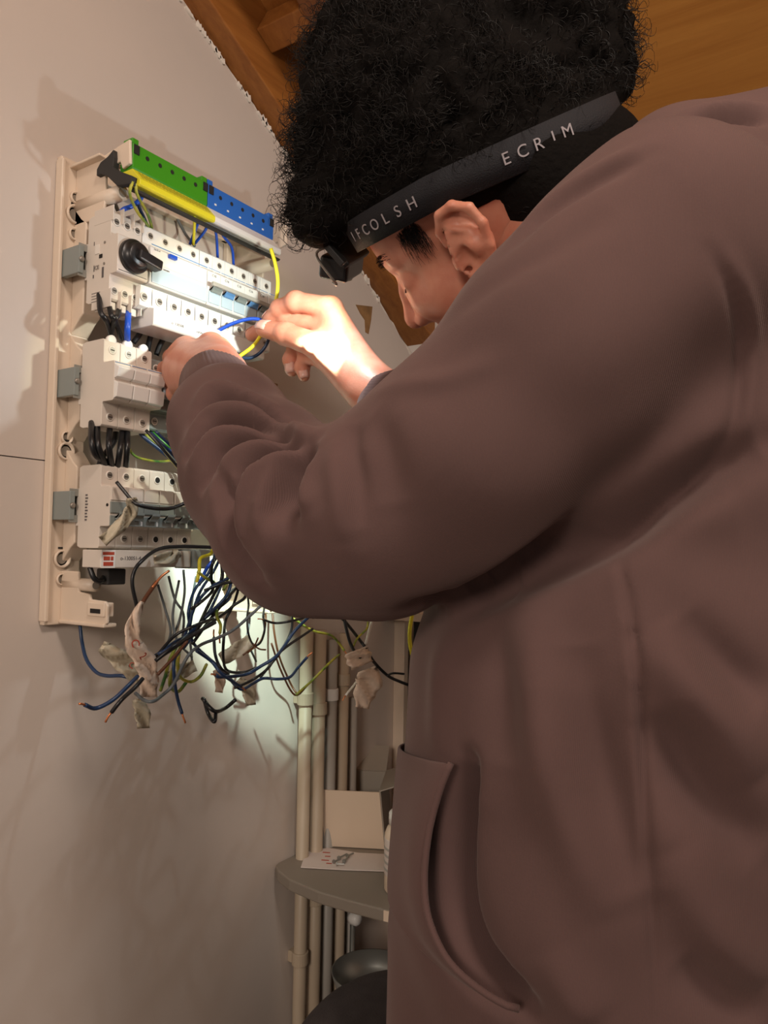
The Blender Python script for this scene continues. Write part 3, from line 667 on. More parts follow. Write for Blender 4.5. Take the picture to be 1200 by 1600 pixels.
# --- hands: chains of finger joints (pixel, depth, radius) -> world
RH = dict(
    index=[(517, 482, 0.853, 0.0126), (462, 471, 0.867, 0.0110), (437, 482, 0.884, 0.0096), (421, 499, 0.896, 0.0083)],
    middle=[(508, 505, 0.865, 0.0126), (450, 501, 0.889, 0.0105), (420, 509, 0.906, 0.0092), (394, 523, 0.916, 0.0083)],
    ring=[(503, 533, 0.867, 0.0120), (463, 541, 0.893, 0.0100), (455, 562, 0.901, 0.0089), (456, 578, 0.897, 0.0080)],
    little=[(507, 560, 0.858, 0.0109), (478, 558, 0.884, 0.0088), (472, 574, 0.889, 0.0078), (475, 587, 0.886, 0.0070)],
    thumb=[(541, 572, 0.813, 0.0177), (497, 541, 0.842, 0.0144), (447, 522, 0.867, 0.0123), (413, 514, 0.884, 0.0100)])
RW = (585, 612, .800)
LH = dict(
    index=[(292, 545, .830, .0118), (270, 560, .868, .0100), (275, 585, .885, .0090), (290, 600, .890, .0078)],
    middle=[(279, 560, .825, .0118), (260, 580, .860, .0100), (268, 605, .876, .0088), (284, 615, .880, .0078)],
    ring=[(274, 578, .815, .0112), (262, 600, .845, .0095), (272, 620, .860, .0085), (288, 626, .862, .0075)],
    little=[(282, 596, .800, .0102), (274, 615, .825, .0084), (283, 628, .838, .0075), (296, 630, .842, .0068)],
    thumb=[(345, 560, .765, .0165), (330, 542, .815, .0140), (322, 545, .850, .0115), (318, 556, .875, .0095)])
LW = (345, 590, .728)
def hand_fn(H, Wr, arm, kw=.026):
    C_ = {k: armpts(v) for k, v in H.items()}; w = P(*Wr)
    mid = (C_['middle'][0][0]+C_['ring'][0][0])/2
    def fn(p):
        d = cone(p, w, arm[-2][0], kw, .034)
        for k in ('index', 'middle', 'ring', 'little'):
            d = smin(d, cone(p, w+(C_[k][0][0]-w)*.12, C_[k][0][0], .0185, .0130), .014)
        d = smin(d, cone(p, w+(mid-w)*.25, w+(mid-w)*.8, .021, .018), .012)
        d = smin(d, cone(p, w, C_['thumb'][0][0]+(C_['thumb'][1][0]-C_['thumb'][0][0])*.5, .021, .0165), .014)
        f = None
        for k, c in C_.items():
            e = chain(p, c, .004)
            # knuckle creases: slight swelling at the joints
            for (q, r) in c[1:3]: e = smin(e, ball(p, q, r*1.05), .004)
            f = e if f is None else smin(f, e, .0016)
        return smin(d, f, .006)
    return fn, C_
def bounds(pts, pad):
    a = np.array(pts); return a.min(0)-pad, a.max(0)+pad
parts = []
hb = [h2w(c) for c in [(x, y, z) for x in (-.12, .125) for y in (-.1, .1) for z in (-.115, .13)]]
def head_full(p): return smin(head_sdf(p), cone(p, h2w((-.03, 0, -.02)), NB, .056*HS, .060), .02)
lo, hi = bounds(hb, .01); V, Q = nets(head_full, lo, hi, .0021); V = relax(V, Q, 1, .4); parts.append((V, Q)); HEADV, HEADQ = V, Q
rf, RC = hand_fn(RH, RW, RARM); lf, LC = hand_fn(LH, LW, LARM)
for fn, Cc, ar in ((rf, RC, RARM), (lf, LC, LARM)):
    lo, hi = bounds([q for c in Cc.values() for q, r in c]+[ar[-1][0], ar[-2][0]], .03); V, Q = nets(fn, lo, hi, .0016); V = relax(V, Q, 1, .35); parts.append((V, Q))
def legs_core(p):
    d = chain(p, [(pelvis+np.array([0, -.06, 0]), .075), (P(570, 1790, .70), .07), (np.array([-.40, .56, .42]), .052), (np.array([-.38, .56, .36]), .045)], .03)
    d = smin(d, chain(p, [(pelvis+np.array([0, .08, 0]), .075), (np.array([-.16, .76, .50]), .055), (np.array([-.10, .76, .10]), .045)], .03), .03)
    return d
def core(p): return smin(smin(body_fn(p), smin(chain(p, LARM[:-1], .02), chain(p, RARM[:-1], .02), .02), .02), legs_core(p), .03)
V, Q = nets(core, (-.75, .30, .06), (.14, 1.0, 1.66), .014); V = relax(V, Q, 2, .4); parts.append((V, Q))
off = 0; VV = []; QQ = []
for V, Q in parts: VV.append(V); QQ.append(Q+off); off += len(V)
person = thing('person', (-.15, .66, 0), 'person with curly black hair in a brown hoodie wiring the panel with both hands', 'person')
body = link(mesh_from(np.concatenate(VV), np.concatenate(QQ), 'body'), 'body', SKIN, person)
# finger nails
def nail(C_, k, side):
    (a, ra), (b, rb) = C_[k][-2], C_[k][-1]; t = b-a; t /= np.linalg.norm(t); n = np.array(side, float); n -= t*(n @ t); n /= np.linalg.norm(n); s = np.cross(t, n)
    r = []
    for u in (-.9, -.3, .3, .75):
        row = []
        for v in (-.75, -.4, 0, .4, .75):
            row.append(b+t*rb*u+s*rb*v*(1 if u < .6 else .8)+n*rb*(math.sqrt(max(.05, 1-(v*.85)**2-max(0, u)**2*.55))+.03))
        r.append(row)
    f = [(i*5+j, i*5+j+1, i*5+j+6, i*5+j+5) for i in range(3) for j in range(4)]
    MB().add([q for row in r for q in row], f).build('finger_nail', NAIL, body, True, solid=.0006)
tc_ = -VW
nail(RC, 'thumb', tc_+UP*.5); nail(RC, 'ring', tc_*.9-RT*.3); nail(RC, 'little', tc_+RT*.1); nail(RC, 'index', UP-RT*.2); nail(RC, 'middle', UP)
# eyes: closed lids with lashes and brows
HAIRM = mat('black_hair', (.006, .005, .0045), .55, spec=.28)
BVB = BVHTree.FromPolygons([Vector(v) for v in HEADV], [tuple(q) for q in HEADQ])
def hair_tufts(name, roots, dirf, ln, r, parent, n=3, seg=4):
    m = MB()
    for q in roots:
        w = h2w(q); d = dirf(q); pts = [w+HM @ np.array(d)*ln*t+HM @ np.array([0, 0, -.3])*ln*t*t for t in np.linspace(0, 1, seg)]
        m.tube(pts, [r, r*.3], 3, 0)
    return m.build(name, HAIRM, parent, True)
for s in (1, -1):
    roots = []
    for k in range(60):
        u = rnd.random(); q0 = np.array([.088-.020*u, s*(.010+.036*u), .037+rnd.uniform(-.003, .003)+.003*math.sin(u*3)])
        loc, nrm, _, _ = BVB.find_nearest(Vector(h2w(q0))); roots.append(w2h(np.array(loc)))
    hair_tufts('eyebrow', roots, lambda q: (.25, s*.85, .35), .008, .0003, body)
    roots = []
    for k in range(26):
        u = k/25; roots.append(np.array([.0845-.005*u-.002*(1-u), s*(.022+.019*u), .0095+.001*u]))
    hair_tufts('eyelashes', roots, lambda q: (.9, s*.25, -.4), .005, .00025, body)
    roots = []
    for k in range(420):
        q0 = np.array([.040+rnd.gauss(0, .008), s*.075, .044-abs(rnd.gauss(0, .011))])
        loc, nrm, _, _ = BVB.find_nearest(Vector(h2w(q0))); q1 = w2h(np.array(loc))
        if q1[0] > .029 and abs(q1[1]) < .072: roots.append(q1)
    hair_tufts('sideburn', roots, lambda q: (.15+rnd.uniform(-.3, .3), s*.3, -.8), .009, .00022, body)
# ------------------------------------------------------------------ hoodie
FAB = mat('brown_sweat_fabric', (.112, .066, .061), .88, var=.16, vscale=9, spec=.15)
_n, _l = nt(FAB); _b = _n['Principled BSDF']; _b.inputs['Sheen Weight'].default_value = .14; _b.inputs['Sheen Roughness'].default_value = .5; _b.inputs['Sheen Tint'].default_value = (.75, .62, .58, 1)
_tc = _n.new('ShaderNodeTexCoord'); _wv = _n.new('ShaderNodeTexWave'); _wv.wave_type = 'BANDS'; _wv.bands_direction = 'X'; _wv.inputs['Scale'].default_value = 420; _wv.inputs['Distortion'].default_value = .6
_ns = _n.new('ShaderNodeTexNoise'); _ns.inputs['Scale'].default_value = 700; _ns.inputs['Detail'].default_value = 3
_mx = _n.new('ShaderNodeMath'); _mx.operation = 'ADD'; _bp = _n.new('ShaderNodeBump'); _bp.inputs['Strength'].default_value = .22; _bp.inputs['Distance'].default_value = .0008
_l.new(_tc.outputs['Object'], _wv.inputs['Vector']); _l.new(_tc.outputs['Object'], _ns.inputs['Vector']); _l.new(_wv.outputs['Fac'], _mx.inputs[0]); _l.new(_ns.outputs['Fac'], _mx.inputs[1])
_l.new(_mx.outputs[0], _bp.inputs['Height']); _l.new(_bp.outputs['Normal'], _b.inputs['Normal'])
def lerp_tab(z, tab):
    zs, v = zip(*tab); return np.interp(z, zs, v).astype(np.float32)
def torso(p):
    z = p[:, 2]
    cx = lerp_tab(z, [(.90, -.165), (1.0, -.185), (1.1, -.180), (1.3, -.165), (1.5, -.13)])
    ax = lerp_tab(z, [(.90, .150), (.96, .174), (1.05, .184), (1.2, .184), (1.35, .180), (1.52, .13)])
    cy = lerp_tab(z, [(.90, .62), (1.3, .62), (1.5, .64)])
    ay = lerp_tab(z, [(.90, .17), (1.0, .185), (1.3, .185), (1.5, .16)])
    k = np.sqrt(((p[:, 0]-cx)/ax)**2+((p[:, 1]-cy)/ay)**2); d = (k-1)*np.minimum(ax, ay)*.9
    return smax(smax(d, .915-z, .03), z-1.55, .08)
LS = armpts([(1030, 412, .50, .084), (868, 572, .495, .074), (735, 718, .50, .070), (598, 806, .53, .067), (478, 812, .565, .066), (405, 745, .61, .058), (362, 672, .66, .050), (346, 625, .705, .038)])
RS_ = armpts([(960, 470, .72, .08), (860, 620, .74, .07), (770, 670, .75, .064), (690, 655, .76, .055), (618, 640, .785, .039)])
def hood_fn(p):
    d = torso(p)
    d = smin(d, chain(p, armpts([(1080, 300, .58, .062), (1235, 296, .57, .072)]), .03), .05)
    d = smin(d, chain(p, armpts([(1030, 420, .53, .085), (1030, 570, .62, .11), (1080, 720, .60, .13)]), .04), .06)
    d = smin(d, chain(p, RS_, .02), .010)
    d = smin(d, chain(p, LS, .02), .014)
    return d
def cuff_cut(p, d, a, b, t):                     # trims the sleeve end square
    ax = b-a; ax = ax/np.linalg.norm(ax); return np.maximum(d, (p-(b+ax*t).astype(np.float32)) @ ax.astype(np.float32))
def hoodie(p):
    d = hood_fn(p)
    return d
V, Q = nets(hoodie, (-.78, .28, .88), (.22, .92, 1.72), .0052); V = relax(V, Q, 3, .5)
me = mesh_from(V, Q, 'hoodie_base'); ob = bpy.data.objects.new('hb', me); COL.objects.link(ob)
md = ob.modifiers.new('s', 'SUBSURF'); md.levels = 1; md.subdivision_type = 'CATMULL_CLARK'
dg = bpy.context.evaluated_depsgraph_get(); me2 = bpy.data.meshes.new_from_object(ob.evaluated_get(dg)); bpy.data.objects.remove(ob)
def arrays(me):
    v = np.empty(len(me.vertices)*3, np.float32); me.vertices.foreach_get('co', v); n = np.empty(len(me.vertices)*3, np.float32); me.vertices.foreach_get('normal', n)
    return v.reshape(-1, 3).astype(float), n.reshape(-1, 3).astype(float)
HV, HN = arrays(me2)
qq = np.empty(len(me2.polygons)*4, np.int32); me2.polygons.foreach_get('vertices', qq); HQ = qq.reshape(-1, 4)
BV = BVHTree.FromPolygons([Vector(v) for v in V], [tuple(q) for q in Q])
def cast(x, y):
    r = ray(x, y); h = BV.ray_cast(Vector(CAM), Vector(r).normalized()); return np.array(h[0]) if h[0] else None
def seg_dist(X, a, b):
    ab = b-a; t = np.clip(((X-a) @ ab)/(ab @ ab+1e-12), 0, 1); return np.linalg.norm(X-a-t[:, None]*ab, axis=1), t
DISP = np.zeros(len(HV))
def fold(px, w, amp, taper=True, k=4, one=0):
    """ridge (amp>0) or valley (amp<0) along a line on the cloth, w = half width in metres"""
    p2 = smooth([(x, y, 0) for x, y in px], k)[:, :2]; pts = [cast(x, y) for x, y in p2]; pts = [p for p in pts if p is not None]
    if len(pts) < 2: return
    pts = np.array(pts); c = pts.mean(0); rad = np.linalg.norm(pts-c, axis=1).max()+3*w
    sel = np.where(np.linalg.norm(HV-c, axis=1) < rad)[0]; X = HV[sel]; best = np.full(len(sel), 9.0); par = np.zeros(len(sel))
    for i in range(len(pts)-1):
        d, t = seg_dist(X, pts[i], pts[i+1]); m = d < best; best[m] = d[m]; par[m] = (i+t[m])/(len(pts)-1)
    g = np.exp(-(best/w)**2)
    if taper: g *= np.clip(np.sin(np.pi*np.clip(par, 0.02, .98)), 0, 1)**.6
    DISP[sel] += amp*g
# near sleeve: bunched folds from cuff to the inside of the elbow
folds = [
 ([(300, 640), (330, 606), (375, 612), (430, 642)], .006, .0050), ([(303, 655), (340, 622), (395, 630), (455, 668)], .0055, -.0065),
 ([(292, 690), (330, 645), (390, 645), (450, 668), (495, 682)], .007, .0065), ([(296, 712), (335, 665), (395, 662), (455, 680)], .0055, -.0065),
 ([(300, 740), (325, 690), (375, 668), (440, 672), (490, 682)], .007, .0060), ([(318, 760), (345, 705), (395, 683), (460, 685)], .0050, -.0070),
 ([(330, 790), (352, 730), (390, 700), (440, 690), (492, 684)], .007, .0060), ([(355, 820), (366, 765), (385, 728), (430, 702), (480, 692)], .0060, -.0085),
 ([(372, 850), (370, 790), (395, 740), (440, 708), (480, 696)], .008, .0075),
 ([(398, 840), (408, 790), (430, 740), (470, 702)], .007, .0050), ([(452, 812), (450, 775), (465, 730), (492, 695)], .0085, -.0125),
 ([(425, 815), (428, 775), (445, 730), (480, 698)], .0055, -.0045),
 ([(490, 800), (470, 760), (482, 715), (510, 680)], .009, .0070), ([(425, 900), (420, 850), (426, 800)], .010, .0040),
 ([(520, 690), (528, 740), (535, 790), (540, 850)], .010, .0050), ([(560, 660), (548, 700), (556, 760), (560, 830)], .008, -.0022),
 ([(345, 740), (352, 800), (365, 860), (410, 915)], .007, -.0065), ([(380, 900), (356, 840), (350, 790)], .006, .0030),
 ([(590, 612), (640, 600), (700, 590), (780, 560)], .007, .0030), ([(580, 650), (600, 700), (620, 790)], .014, -.0020),
 # shoulder and yoke
 ([(705, 500), (780, 440), (880, 380), (960, 320)], .010, -.0022), ([(790, 400), (860, 330), (930, 280), (1010, 240)], .006, -.0030), ([(795, 385), (862, 315), (930, 262), (1010, 222)], .006, .0022),
 ([(1110, 390), (1150, 480), (1160, 580), (1140, 680), (1060, 755)], .0045, -.0030), ([(1125, 380), (1166, 480), (1175, 580), (1155, 690)], .006, .0020),
 # crease where the arm meets the body
 ([(660, 950), (760, 915), (850, 876), (960, 828), (1060, 765), (1130, 722), (1200, 692)], .013, -.0200),
 ([(830, 868), (900, 850), (960, 826)], .008, .0030), ([(1010, 790), (1080, 800), (1160, 790)], .02, .004),
 # body drapes
 ([(960, 850), (985, 960), (1000, 1100), (1010, 1300), (1028, 1600)], .0026, -.0034), ([(950, 850), (975, 960), (990, 1100), (1000, 1300), (1018, 1600)], .005, .0008),
 ([(820, 950), (850, 1100), (880, 1250), (960, 1450)], .020, .0060), ([(900, 1000), (920, 1150), (960, 1300), (1005, 1400)], .018, -.0075), ([(760, 960), (780, 1080), (790, 1200)], .018, -.0040),
 ([(1030, 1100), (1100, 1240), (1200, 1340)], .016, -.0085), ([(1010, 980), (1090, 1090), (1200, 1210)], .022, .0080), ([(1060, 960), (1130, 1040), (1200, 1100)], .014, -.0070), ([(1040, 1330), (1110, 1440), (1200, 1540)], .018, .0060),
 ([(1060, 1500), (1130, 1560), (1200, 1600)], .014, -.005), ([(700, 980), (690, 1080), (680, 1180)], .02, .004), ([(860, 1480), (900, 1560), (930, 1600)], .016, .004),
 ([(1080, 186), (1130, 180), (1200, 186)], .006, -.0075), ([(1060, 178), (1130, 168), (1200, 168)], .006, .0030),
]
for i, f in enumerate(folds):
    if i < 20: fold(f[0], f[1]*(.90 if f[2] < 0 else 1.0), f[2]*(3.0 if f[2] < 0 else 1.3))
    else: fold(f[0], f[1]*.92, f[2]*1.8)
# slit of the pocket
SLIT = [(722, 1192), (712, 1240), (703, 1300), (699, 1370), (705, 1430), (728, 1490), (768, 1535), (815, 1572)]
fold([(x+9, y) for x, y in SLIT], .0075, -.050); fold([(x+24, y) for x, y in SLIT[1:-1]], .018, -.006)
HV2 = HV+HN*DISP[:, None]
# soft irregularity of cloth
HV2 += HN*(.0012*np.sin(HV[:, :1]*47+3*np.sin(HV[:, 2:]*23))+.0010*np.sin(HV[:, 2:]*61+2*np.sin(HV[:, 1:2]*37)+HV[:, :1]*30))
HV2 = relax(HV2, HQ, 3, .35)
hood = link(mesh_from(HV2, HQ, 'hoodie'), 'hoodie', FAB, person)
# kangaroo pocket: a second layer of cloth standing proud of the front
BV2 = BVHTree.FromPolygons([Vector(v) for v in HV2], [tuple(q) for q in HQ])
BVs = BVHTree.FromPolygons([Vector(v) for v in HV], [tuple(q) for q in HQ])
def cast2(x, y, bv):
    r = ray(x, y); h = bv.ray_cast(Vector(CAM), Vector(r).normalized()); return (np.array(h[0]), np.array(h[1])) if h[0] else (None, None)
rows = []; ny = 40
sl = smooth([(x, y, 0) for x, y in SLIT], 6)[:, :2]
for i in range(ny):
    y = 1190+(1572-1190)*i/(ny-1); xr = float(np.interp(y, sl[:, 1], sl[:, 0])); row = []
    p, n = cast2(xr, y, BVs); 
    for j in range(14):
        u = j/13; a = p+np.array([0, 0, 0.0]); lift = .0035*min(1, u*3+.05)+.015*math.exp(-((1-u)*.10/.022)**2)*math.sin(math.pi*min(1, (i+2)/(ny+1)))**.5
        # walk along the body away from the slit (towards the front and round it)
        t = p+np.array([-.16*(1-u), .05*(1-u)+.10*(1-u)**2, -.030*(1-u)*max(0, 1-i/12)]); loc, nr, _, _ = BVs.find_nearest(Vector(t)); row.append(np.array(loc)+np.array(nr)*lift)
    rows.append(row)
f = [(i*14+j, i*14+j+1, (i+1)*14+j+1, (i+1)*14+j) for i in range(ny-1) for j in range(13)]
pk = MB().add([q for r in rows for q in r], f).build('pocket', FAB, hood, True, solid=.0030)
md = pk.modifiers.new('sub', 'SUBSURF'); md.levels = md.render_levels = 1
pe = np.array([r[-1] for r in rows]); MB().tube(pe, .0022, 8, 0).build('pocket_hem', FAB, hood, True)
# ribbed cuffs
def cuff(name, chain_, i, ext, r0, r1, ln):
    a = chain_[i][0]; b = chain_[i+1][0]; ax = (b-a)/np.linalg.norm(b-a); u, w = frame(ax); rings = []; n = 180
    for t, k in [(-.35, .90), (-.15, 1.0), (.0, 1.04), (.25, 1.03), (.5, 1.0), (.8, .97), (.97, .95), (1.0, .92), (.985, .87), (.8, .85), (.3, .85)]:
        c = b+ax*(ln*t+ext); r = (r0+(r1-r0)*t)*k
        rings.append([c+(u*math.cos(q)+w*math.sin(q))*(r*(1+.006*math.cos(60*q))) for q in np.arange(n)*2*math.pi/n])
    return MB().loft(rings, False).build(name, FAB, hood, True)
cuff('cuff', LS, 6, -.004, .0385, .0350, .044)
cuff('cuff', RS_, 3, .000, .0400, .0360, .022)
# trousers
TRO = mat('dark_work_trousers', (.045, .038, .038), .85, var=.25, vscale=60, bump=.3, bscale=600, spec=.2)
def tro(p):
    d = chain(p, [(np.array([-.15, .56, .90]), .120), (P(640, 1690, .66), .098), (P(560, 1800, .70), .080), (np.array([-.43, .57, .62]), .066), (np.array([-.40, .56, .40]), .060)], .03)
    d = smin(d, chain(p, [(np.array([-.13, .72, .90]), .125), (np.array([-.17, .76, .50]), .085), (np.array([-.10, .76, .13]), .072)], .03), .05)
    d = smin(d, ell(p, (-.135, .64, .93), (.165, .19, .12)), .04)
    return smax(d, p[:, 2]-.98, .02)
V, Q = nets(tro, (-.72, .34, .05), (.15, .95, 1.02), .011); V = relax(V, Q, 3, .5)
V += (np.stack([np.sin(V[:, 2]*55+V[:, 1]*30), np.sin(V[:, 2]*48+V[:, 0]*35), 0*V[:, 0]], 1))*.0022
trou = link(mesh_from(V, Q, 'trousers'), 'trousers', TRO, person)
for c in ((-.45, .56, .30), (-.15, .76, 0)):
    def sfn(p, c=np.array(c)):
        d = chain(p, [(c+np.array([.06, 0, .045]), .042), (c+np.array([-.06, 0, .036]), .040), (c+np.array([-.13, 0, .030]), .032)], .03)
        d = smin(d, cone(p, c+np.array([.055, 0, .05]), c+np.array([.05, 0, .12]), .045, .045), .02)
        return smax(d, (c[2]+.002)-p[:, 2], .006)
    V, Q = nets(sfn, np.array(c)+(-.19, -.07, -.01), np.array(c)+(.13, .07, .18), .006); link(mesh_from(relax(V, Q, 2), Q, 'shoe'), 'shoe', M['blackm'], person)
stl = thing('step_stool', (-.42, .56, 0), 'low wooden step stool under the front foot of the person', 'stool')
MB().box((-.62, .45, .272), (-.30, .68, .298)).build('tread', M['beam'], stl, bevel=.003)
for x in (-.60, -.34):
    for y in (.47, .64): MB().box((x, y, 0), (x+.03, y+.03, .272)).build('leg', M['beam'], stl, bevel=.002)
# ------------------------------------------------------------------ hair
HB = [(700, 190, .690, .118), (582, 185, .700, .068), (535, 250, .690, .042), (500, 330, .680, .032), (580, 90, .70, .054), (620, 300, .665, .042), (870, 105, .670, .064), (800, 60, .67, .09), (760, 220, .64, .075), (900, 180, .66, .045), (650, 60, .70, .08)]
BANDN = np.array([.10, 0, 1.0]); 
def band_z(x): return .044+np.where(np.asarray(x) > 0, .31, .40)*x                 # height of the strap plane in head coordinates
def hair_fn(p):
    d = None
    for x, y, dd, r in HB:
        e = ball(p, P(x, y, dd), r); d = e if d is None else smin(d, e, .03)
    q = w2h(p).astype(np.float32)
    d = smin(d, ell(q, (-.012, 0, .052), (.103, .083, .088))*HS, .012)
    side = band_z(q[:, 0])+.003-q[:, 2]          # nothing below the strap on the sides and brow
    side = side+np.where(q[:, 0] > .10, -(q[:, 0]-.10)*1.6, 0)
    d = smax(d, side*HS, .015)
    nape = smin(ell(q, (-.058, 0, -.010), (.056, .078, .080))*HS, cone(p, h2w((-.085, 0, -.02)), NB+np.array([.02, 0, .05]), .045, .040), .02)
    for s in (1, -1): nape = smin(nape, ell(q, (-.024, s*.066, .030), (.030, .014, .020))*HS, .008)
    nape = smax(nape, (q[:, 0]+.014-1.0*np.maximum(q[:, 2]-.012, 0)+.004*np.sin(q[:, 2]*260)+.003*np.sin(q[:, 2]*610+1))*HS, .004)
    sb = ell(q, (.017, .068, .026), (.013, .008, .024)); sb2 = ell(q, (.017, -.068, .026), (.013, .008, .024))
    return smin(smin(d, nape, .012), np.minimum(sb, sb2)*HS+.5, .004)
pts = [P(x, y, dd) for x, y, dd, r in HB]; lo, hi = bounds(pts, .125); lo[2] = min(lo[2], h2w((-.1, 0, -.11))[2]-.02)
V, Q = nets(hair_fn, lo, hi, .0045); V = relax(V, Q, 2, .5)
mh = mesh_from(V, Q, 'hair'); _, N_ = arrays(mh)
def nse(X, s): return np.sin(X[:, 0]*s+1.7*np.sin(X[:, 1]*s*.8))*np.sin(X[:, 1]*s*1.1+2.1*np.sin(X[:, 2]*s*.7))*np.sin(X[:, 2]*s*.9+1.3*np.sin(X[:, 0]*s*1.2))
qh = w2h(V); big = np.clip((qh[:, 2]-band_z(qh[:, 0])-.01)/.03, 0, 1)
V2 = V+N_*((nse(V, 95)*.0075+nse(V+5, 190)*.004)*big-.004*big)[:, None]
HBM = mat('dense_black_hair', (.006, .005, .0045), .95, spec=.08, bump=1.0, bscale=170)
hair = link(mesh_from(V2, Q, 'hair'), 'hair', HBM, body)
g = np.random.default_rng(5)
A = V[Q]; cen = A.mean(1); cn = np.cross(A[:, 2]-A[:, 0], A[:, 3]-A[:, 1]); ar = np.linalg.norm(cn, axis=1); cn /= ar[:, None]+1e-12
qc = w2h(cen); w_ = ar*np.clip((qc[:, 2]-band_z(qc[:, 0])-.004)/.03, .0, 1)+ar*.8*(qc[:, 0] < -.03)*(qc[:, 2] < band_z(qc[:, 0])-.02)
sel = g.choice(len(cen), 8500, p=w_/w_.sum()); nseg, ns = 11, 3
C0 = cen[sel]-cn[sel]*.010; D0 = cn[sel]
# a slowly changing flow so neighbouring strands gather into curls
flow = np.stack([nse(C0, 40), nse(C0+3, 43), nse(C0+7, 38)], 1); D = D0*.42+flow*1.25+g.normal(0, .22, D0.shape)+np.array([0, 0, -.25]); D /= np.linalg.norm(D, axis=1)[:, None]
U_ = np.cross(D, D0+g.normal(0, .05, D0.shape)); U_ /= np.linalg.norm(U_, axis=1)[:, None]+1e-9; W_ = np.cross(D, U_)
L = g.uniform(.014, .028, len(sel))*np.where(w2h(C0)[:, 2] > band_z(w2h(C0)[:, 0]), 1, .45); rc = g.uniform(.0025, .0060, len(sel)); ph = (nse(C0, 30)*3+g.uniform(-.5, .5, len(sel))); tw = g.uniform(5, 9, len(sel))*np.where(g.random(len(sel)) < .5, 1, -1)
T = np.linspace(0, 1, nseg); cl = []
for t in T:
    a = ph+tw*t; k = rc*min(1, t*2.5)
    cl.append(C0+D*(L*t)[:, None]+D0*(L*.25*math.sin(math.pi*t))[:, None]+U_*(np.cos(a)*k)[:, None]+W_*(np.sin(a)*k)[:, None])
cl = np.stack(cl, 1); tg = np.gradient(cl, axis=1); tg /= np.linalg.norm(tg, axis=2)[..., None]+1e-9
u = np.cross(tg, np.array([.3, .5, .8])); u /= np.linalg.norm(u, axis=2)[..., None]+1e-9; w = np.cross(tg, u)
rr = (g.uniform(.00030, .00055, len(sel))[:, None]*(1-.75*T[None])); ring = [cl+(u*math.cos(b)+w*math.sin(b))*rr[..., None] for b in (0, 2.094, 4.189)]
SV = np.stack(ring, 2).reshape(-1, 3); base = (np.arange(len(sel))*nseg*ns)[:, None, None]
i_ = np.arange(nseg-1)[None, :, None]; j_ = np.arange(ns)[None, None, :]; jn = (j_+1) % ns
SQ = np.stack([base+i_*ns+j_, base+i_*ns+jn, base+(i_+1)*ns+jn, base+(i_+1)*ns+j_], -1).reshape(-1, 4)
so = link(mesh_from(SV, SQ, 'hair_curls'), 'hair_curls', HAIRM, body); so['kind'] = 'stuff'

# ------------------------------------------------------------------ head torch on its elastic strap
STR = mat('elastic_strap', (.011, .011, .014), .75, bump=.4, bscale=900, spec=.3)
PRT = mat('strap_print', (.34, .31, .33), .7)
ht = thing('head_torch', h2w((.105, 0, .067)), 'black head torch on a printed elastic strap worn around the forehead', 'headlamp')
# strap path around the head in head coordinates
def strap_pt(a):
    x, y = math.cos(a), math.sin(a); rx = .102 if x > 0 else .118; ry = .085
    px_ = -.004+rx*x*(1 if x > 0 else 1); py_ = ry*y; return np.array([px_, py_, float(band_z(px_))])
nr = np.array([-.24, 0, 1.0]); nr /= np.linalg.norm(nr)
rings = []; NS = 120
for i in range(NS):
    a = 2*math.pi*i/NS; c = strap_pt(a); o_ = np.array([c[0], c[1], 0]); o_ /= np.linalg.norm(o_)
    rings.append([h2w(c+nr*s*.0125+o_*k) for s, k in ((-1, 0), (1, 0.001), (1, .0028), (-1, .0018))])
m = MB(); v = [p for r in rings for p in r]; f = []
for i in range(NS):
    for j in range(4): f.append((i*4+j, i*4+(j+1) % 4, ((i+1) % NS)*4+(j+1) % 4, ((i+1) % NS)*4+j))
m.add(v, f).build('strap', STR, ht, True, bevel=0)
strap = bpy.data.objects[[o.name for o in ht.children][0]]
def side_text(s, a_start, da, size, up=.0):
    """letters following the strap on the wearer's left side, reading from front to back"""
    for k, ch in enumerate(s):
        a = a_start+da*k; c = strap_pt(a); c2 = strap_pt(a+.02); x = HM @ (c2-c); o_ = np.array([c[0], c[1], 0]); o_ /= np.linalg.norm(o_)
        y = HM @ nr
        if ch != ' ': text(ch, 'strap_letter', PRT, h2w(c+o_*.0034+nr*up), x, y, size, strap, .0002)
side_text('IFCOLSH', .62, .125, .0125)
side_text('ECRIM', 1.98, .10, .0125)
# lamp housing, hinge bracket and lens in head coordinates
def hp_(x, y, z): return h2w((x, y, z))
ax_x, ax_y, ax_z = HM[:, 0], HM[:, 1], HM[:, 2]
tl = np.array([.80, 0, -.60]); tl = HM @ tl; tn = np.cross(ax_y, tl)   # lamp looks forward and down
c0 = hp_(.113, 0, .074)
MB().obox(c0, [ax_x, ax_y, ax_z], (.004, .030, .016)).build('back_plate', M['blackm'], ht, bevel=.002)
c1 = hp_(.124, 0, .069)+tl*.004
MB().obox(c1, [tl, ax_y, tn], (.011, .024, .0145)).build('lamp_housing', M['black'], ht, bevel=.004, seg=3)
for s in (1, -1): MB().tube([hp_(.112, s*.030, .082), hp_(.126, s*.031, .084), c1+tl*.010+ax_y*s*.028*HS+tn*.006, c1+tl*.013+ax_y*s*.020], .0013).build('hinge_bracket', M['screw'], ht, True)
l0 = c1+tl*.0112
MB().lathe(l0, tl, [(.0115, -.001), (.0115, .0015), (.0095, .0022), (.0090, .0005), (0, .0005)], 30).build('bezel', M['screw'], ht, True)
EM = bpy.data.materials.new('torch_light'); EM.use_nodes = True; e = EM.node_tree.nodes['Principled BSDF']; e.inputs['Emission Color'].default_value = (.85, .95, 1, 1); e.inputs['Emission Strength'].default_value = 12
